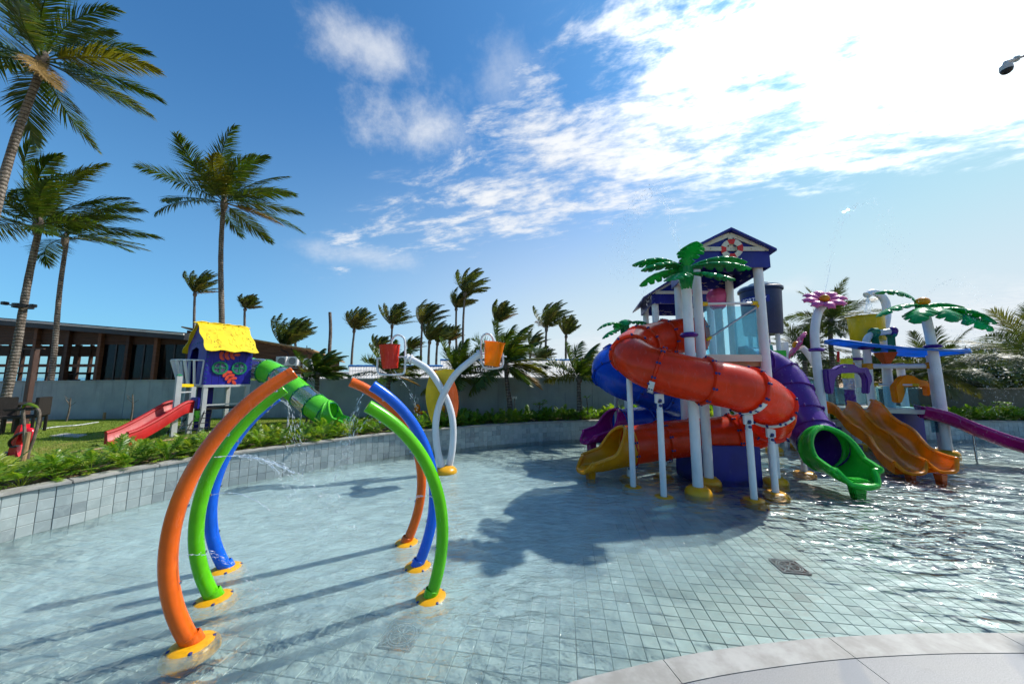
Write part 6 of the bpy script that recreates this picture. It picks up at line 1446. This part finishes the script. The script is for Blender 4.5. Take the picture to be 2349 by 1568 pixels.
po = thing('brown_post', (at(66, 900, 10.4).x, 10.4, LAWN), 'brown square steel post beside the floodlight palm trunk', 'post'); pz = at(92, 800, 10.4).z; MB().box((po.location.x, 10.4, (pz + LAWN) / 2), (.13, .13, pz - LAWN)).build('post', 'brown_metal', po, bevel=.01)
MB().bar(Vector((po.location.x - .5, 10.35, pz)), Vector((po.location.x + .35, 10.35, pz)), .05, .03).build('crossbar', 'brown_metal', po)
fl_ = thing('floodlights', at(52, 702, 9.8), 'pair of black floodlights on a band round the left palm trunk', 'floodlight'); c_ = at(53, 702, 10.0)
MB().lathe([(.19, -.06), (.205, -.06), (.205, .06), (.19, .06)], 20, Matrix.Translation(c_)).build('band', 'black_plastic', fl_)
for s in (-1, 1):
    MB().tube([c_ + Vector((s * .18, -.05, 0)), c_ + Vector((s * .38, -.08, .02 - .03 * s))], .018, 8).build('arm', 'black_plastic', fl_); MB().box(c_ + Vector((s * .44, -.09, .03 - .04 * s)), (.12, .12, .10)).build('lamp_head', 'black_plastic', fl_, bevel=.012)
# spring rider (red) with bent tube hoop and yellow green hood, wooden stake
sr = thing('spring_rider', (at(15, 900, 6.3).x, 6.3, LAWN), 'red spring rider with yellow coil at the left edge of the lawn', 'spring rider'); b_ = sr.location; rY = 6.3
MB().rings([[Vector((p.x, p.y + dy, p.z)) for p in [at(x, y, rY) for x, y in ((28, 1062), (30, 1030), (40, 1000), (52, 975), (60, 972), (56, 990), (46, 1020), (54, 1050), (44, 1066))]] for dy in (-.06, .06)], True, True, True).build('body', 'rider_red', sr, smooth=False)
MB().ball(at(66, 1000, rY), (.10, .07, .16), 12, 8).build('head', 'rider_red', sr); MB().box(at(12, 1042, rY), (.28, .22, .08)).build('seat', 'black_plastic', sr, bevel=.02)
MB().tube(catmull([at(52, 990, rY - .1), at(40, 996, rY - .2), at(22, 1012, rY - .15), at(26, 1024, rY - .1), at(40, 1022, rY - .12)], 5), .02, 8).build('handle', 'black_plastic', sr)
cb = Vector((at(12, 1050, rY).x, rY, 0)); z1_ = at(12, 1046, rY).z; MB().tube([cb + Vector((.11 * math.cos(k * .6), .11 * math.sin(k * .6), LAWN + .02 + (z1_ - LAWN - .04) * k / 52)) for k in range(53)], .016, 6).build('spring', 'amber', sr)
hp_ = thing('arched_sapling', (at(60, 900, 6.0).x, 6.0, LAWN), 'pale mottled bent stem arch with a green yellow leaf tied to a stake', 'plant'); aY2 = 6.0
MB().tube(catmull([at(62, 1062, aY2), at(66, 1035, aY2), at(78, 1005, aY2), at(88, 965, aY2), at(90, 945, aY2), at(85, 936, aY2)], 6), .022, 8).build('stem', 'bark_thin', hp_); MB().tube(catmull([at(60, 1062, aY2), at(57, 1030, aY2), at(56, 985, aY2), at(54, 955, aY2), at(53, 940, aY2)], 6), .020, 8).build('stem', 'bark_thin', hp_)
la2 = []
for k in range(9): x = 51 + 38 * k / 8; w_ = .05 * math.sin(3.14 * k / 8) + .004; p = at(x, 936 - 9 * math.sin(3.14 * (k / 8) ** .7), aY2); la2.append([p - Vector((0, w_, 0)), p + UP * w_ * .6, p + Vector((0, w_, 0))])
MB().rings(la2, False).build('leaf', 'shrub', hp_, solid=.006); MB().tube([at(50, 1068, aY2 - .05), at(66, 990, aY2 - .05)], .035, 9).build('stake', 'timber', hp_)
# small carousel behind the hedge
cr_ = thing('seat_carousel', (at(1002, 900, 11.4).x, 11.4, LAWN), 'little carousel with yellow and orange seats behind the hedge', 'carousel'); b_ = cr_.location
MB().lathe([(.62, .05), (.62, .11), (.1, .12), (.001, .12)], 24, Matrix.Translation(b_)).build('platform', 'magenta', cr_)
for k in range(4):
    a = k * 1.57 + .5; d_ = Vector((math.cos(a), math.sin(a), 0)); c_ = b_ + d_ * .5 + UP * .30; MB().ball(c_, (.17, .17, .05), 14, 6).build('seat', 'amber' if k % 2 else 'orange', cr_); MB().ball(c_ + d_ * .15 + UP * .13, (.10, .10, .15), 12, 8).build('backrest', 'amber' if k % 2 else 'orange', cr_); MB().tube([c_ - UP * .2, c_], .03, 8).build('stem', 'magenta', cr_)
MB().tube([b_ + UP * .1, b_ + UP * .5], .04, 10).build('pillar', 'magenta', cr_); MB().tube([b_ + Vector((.2 * math.cos(k * .5236), .2 * math.sin(k * .5236), .5)) for k in range(13)], .028, 8).build('hand_wheel', 'magenta', cr_)

# ------------------------------------------------------------------ drains in the pool floor
def drain(label, px, size, rot):
    c = g(px[0], px[1], -WATER_D); c.z = -WATER_D + .004; t = thing('floor_drain', c, label, 'drain', 'square floor drains'); q = Matrix.Rotation(rot, 3, 'Z')
    MB().box(c + UP * .001, (size, size, .004), q).build('plate', 'black_plastic', t, smooth=False)
    m_ = [((-size / 2, -size / 2), (size / 2, -size / 2)), ((size / 2, -size / 2), (size / 2, size / 2)), ((size / 2, size / 2), (-size / 2, size / 2)), ((-size / 2, size / 2), (-size / 2, -size / 2))]
    for a, b in m_: MB().bar(c + q @ Vector((*a, .007)), c + q @ Vector((*b, .007)), .012, .006).build('frame', 'grate', t, smooth=False)
    for r_ in (size * .42, size * .34): MB().lathe([(r_, .0), (r_, .012), (r_ + .010, .012), (r_ + .010, .0)], 32, Matrix.Translation(c)).build('ring', 'grate', t, smooth=False)
    for k in range(8): a = k * .7854; d_ = Vector((math.cos(a), math.sin(a), 0)); MB().bar(c + d_ * .01 + UP * .009, c + d_ * size * .34 + UP * .009, .010, .006).build('spoke', 'grate', t, smooth=False)
    for k in range(4): a = k * 1.5708 + .785 - rot * 0; d_ = q @ Vector((math.cos(a), math.sin(a), 0)); MB().bar(c + d_ * size * .43 + UP * .008, c + d_ * size * .68 + UP * .008, .012, .006).build('spoke', 'grate', t, smooth=False)
drain('square floor drain with a round grille in the clear water at the right', (1810, 1300), .27, R(-8.8)); drain('square floor drain blurred by ripples in the near left water', (922, 1458), .27, R(-8.8))

# ------------------------------------------------------------------ security camera on its pole arm (pole stands right of the picture)
cY = 6.2; sc = thing('security_camera', (10.9, cY, LAWN), 'dark dome security camera hanging from a thin arm in the sky at top right', 'security camera'); a0_ = at(2430, 98, cY); a1_ = at(2330, 136, cY); a2_ = at(2305, 144, cY); sc.location = (a0_.x, cY, 0)
MB().tube([Vector((a0_.x, cY, -.1)), a0_], .06, 12).build('pole', 'brown_metal', sc); MB().tube([a0_, a1_], .022, 8).build('arm', 'brown_metal', sc); MB().lathe([(.001, -.01), (.06, -.01), (.06, .01), (.001, .01)], 12, MZ(a1_, a2_ - a1_)).build('plate', 'grey_paint', sc); MB().tube([a1_, a2_, a2_ - UP * .06], [.03, .035, .05], 10).build('bracket', 'grey_paint', sc)
MB().lathe([(.05, .0), (.085, -.02), (.09, -.09), (.088, -.12)], 18, Matrix.Translation(a2_ - UP * .05)).build('housing', 'grey_paint', sc); MB().ball(a2_ - UP * .17, (.085, .085, .09), 16, 10).build('dome', 'black_plastic', sc)

# ------------------------------------------------------------------ running water: jets, drops
def jet(label, pts, n, spread, seed, size=(.002, .0045), streak=.35):
    size = (size[0] * .95, size[1] * .95); n = int(n * 1.3)
    """drops and short streaks of water along a line of flight"""
    rg = random.Random(seed); P_ = resample(catmull(pts, 8), 60); v = []; f = []
    oc = [(1, 0, 0), (-1, 0, 0), (0, 1, 0), (0, -1, 0), (0, 0, 1), (0, 0, -1)]; of = [(0, 2, 4), (2, 1, 4), (1, 3, 4), (3, 0, 4), (2, 0, 5), (1, 2, 5), (3, 1, 5), (0, 3, 5)]
    for k in range(n):
        u = rg.random() ** .8; i = min(58, int(u * 59)); c = P_[i].lerp(P_[i + 1], rg.random()); t = (P_[i + 1] - P_[i]).normalized(); sp_ = spread * (.05 + u); c = c + Vector((rg.gauss(0, sp_), rg.gauss(0, sp_), rg.gauss(0, sp_ * .7))); s = rg.uniform(*size); st = s * (1 + (rg.random() < streak) * rg.uniform(3, 9) * (1 - .6 * u)); sd, up_, _ = frame(t); o = len(v)
        v += [c + sd * a * s * .7 + up_ * b * s * .7 + t * e * st for a, b, e in oc]; f += [tuple(o + q for q in fc) for fc in of]
    return tag(MB().raw(v, f).build('water_spray', 'droplet', smooth=False), label, 'water spray', kind='stuff')
def stream(label, pts, r0, r1):
    r0, r1 = r0 * .55, r1 * .55
    P_ = catmull(pts, 8); return tag(MB().tube(P_, [r0 + (r1 - r0) * i / (len(P_) - 1) for i in range(len(P_))], 6).build('water_jet', 'droplet'), label, 'water jet', kind='stuff')
def aj(a, k): return a[0][k], (a[1] - a[0][k]).normalized()
def arc(p, v, n=8, T=.5): return [p + v * (T * i / n) - UP * 4.9 * (T * i / n) ** 2 for i in range(n + 1)]
p, inn = aj(aOR, 44); jet('fan of water falling from the end of the far orange arch', arc(p + inn * .07, Vector((-.5, -.1, -.4)), T=.45), 520, .10, 1)
p, inn = aj(aGL, 46); jet('fan of water falling from the end of the left green arch', arc(p + inn * .07, Vector((.55, .2, .0)), T=.5), 460, .12, 2)
p, inn = aj(aGR, 46); jet('thin spray falling from the end of the right green arch', arc(p + inn * .07, Vector((-1.1, .2, -.4)), T=.5), 320, .10, 3)
p, inn = aj(aOL, 30); stream('thin water jet shooting right from the near orange arch', arc(p + inn * .07, Vector((2.3, 1.1, .2)), T=.22), .004, .010); jet('spray at the end of the near orange arch jet', arc(p + inn * .07, Vector((2.3, 1.1, .2)), T=.5), 380, .07, 4)
p, inn = aj(aGL, 22); stream('thin water jet from the left green arch', arc(p + inn * .07, Vector((1.6, .9, .3)), T=.25), .004, .008)
p, inn = aj(aBL, 30); jet('mist of drops from the left blue arch', arc(p + inn * .07, Vector((1.6, .7, .3)), T=.5), 380, .10, 5); stream('thin water jet from the left blue arch', arc(p + inn * .07, Vector((1.6, .7, .3)), T=.25), .003, .008)
p, inn = aj(aGR, 22); jet('little spray from the middle of the right green arch', arc(p + inn * .07, Vector((-1.6, .2, .3)), T=.35), 160, .05, 6)
p, inn = aj(aOL, 14); jet('little spray low on the near orange arch', arc(p + inn * .07, Vector((1.4, .9, .2)), T=.35), 160, .05, 7)
jet('drops dripping from the red bucket', [at(905, 850, bY), at(925, 880, bY), at(950, 915, bY), at(955, 960, bY)], 60, .05, 8, (.006, .012)); stream('water stream pouring into the red bucket', [at(898, 795, bY + .06), at(896, 800, bY + .06), at(895, 812, bY + .06)], .012, .016)
tp2 = at(1582, 615, 5.98)
jet('fountain of drops rising and falling left of the large play palm', [tp2, at(1555, 560, 5.9), at(1525, 460, 5.8), at(1490, 430, 5.7), at(1440, 520, 5.6), at(1425, 640, 5.5)], 900, .16, 9, (.003, .008), .15)
jet('fountain of drops above the right play palm', [at(2116, 690, 8.9), at(2150, 655, 8.8), at(2200, 645, 8.7), at(2260, 700, 8.6), at(2300, 800, 8.5), at(2310, 950, 8.4)], 900, .28, 10, (.0025, .006), .15)
jet('fountain of drops above the pink flower', [at(1889, 690, 8.5), at(1910, 560, 8.4), at(1950, 480, 8.3), at(2010, 470, 8.2), at(2050, 560, 8.1), at(2080, 700, 8.0)], 700, .15, 11, (.003, .008), .15); stream('straight thin jet rising from the pink flower', [at(1889, 684, 8.5), at(1896, 650, 8.5), at(1906, 600, 8.5)], .010, .004)
jet('water falling from the goose neck into the yellow bucket', [at(1990, 680, 10.6), at(1990, 700, 10.6), at(1988, 728, 10.65)], 260, .10, 12, (.006, .014), .4)
jet('drops raining over the right platform and its slides', [at(2220, 700, 8.2), at(2240, 800, 8.0), at(2250, 900, 7.8), at(2260, 1000, 7.6)], 520, .50, 13, (.002, .0045), .4)
jet('drops flying round the rear tower roof', [at(1480, 640, 8.2), at(1490, 720, 8.2), at(1500, 800, 8.2)], 500, .30, 14, (.003, .008), .2)
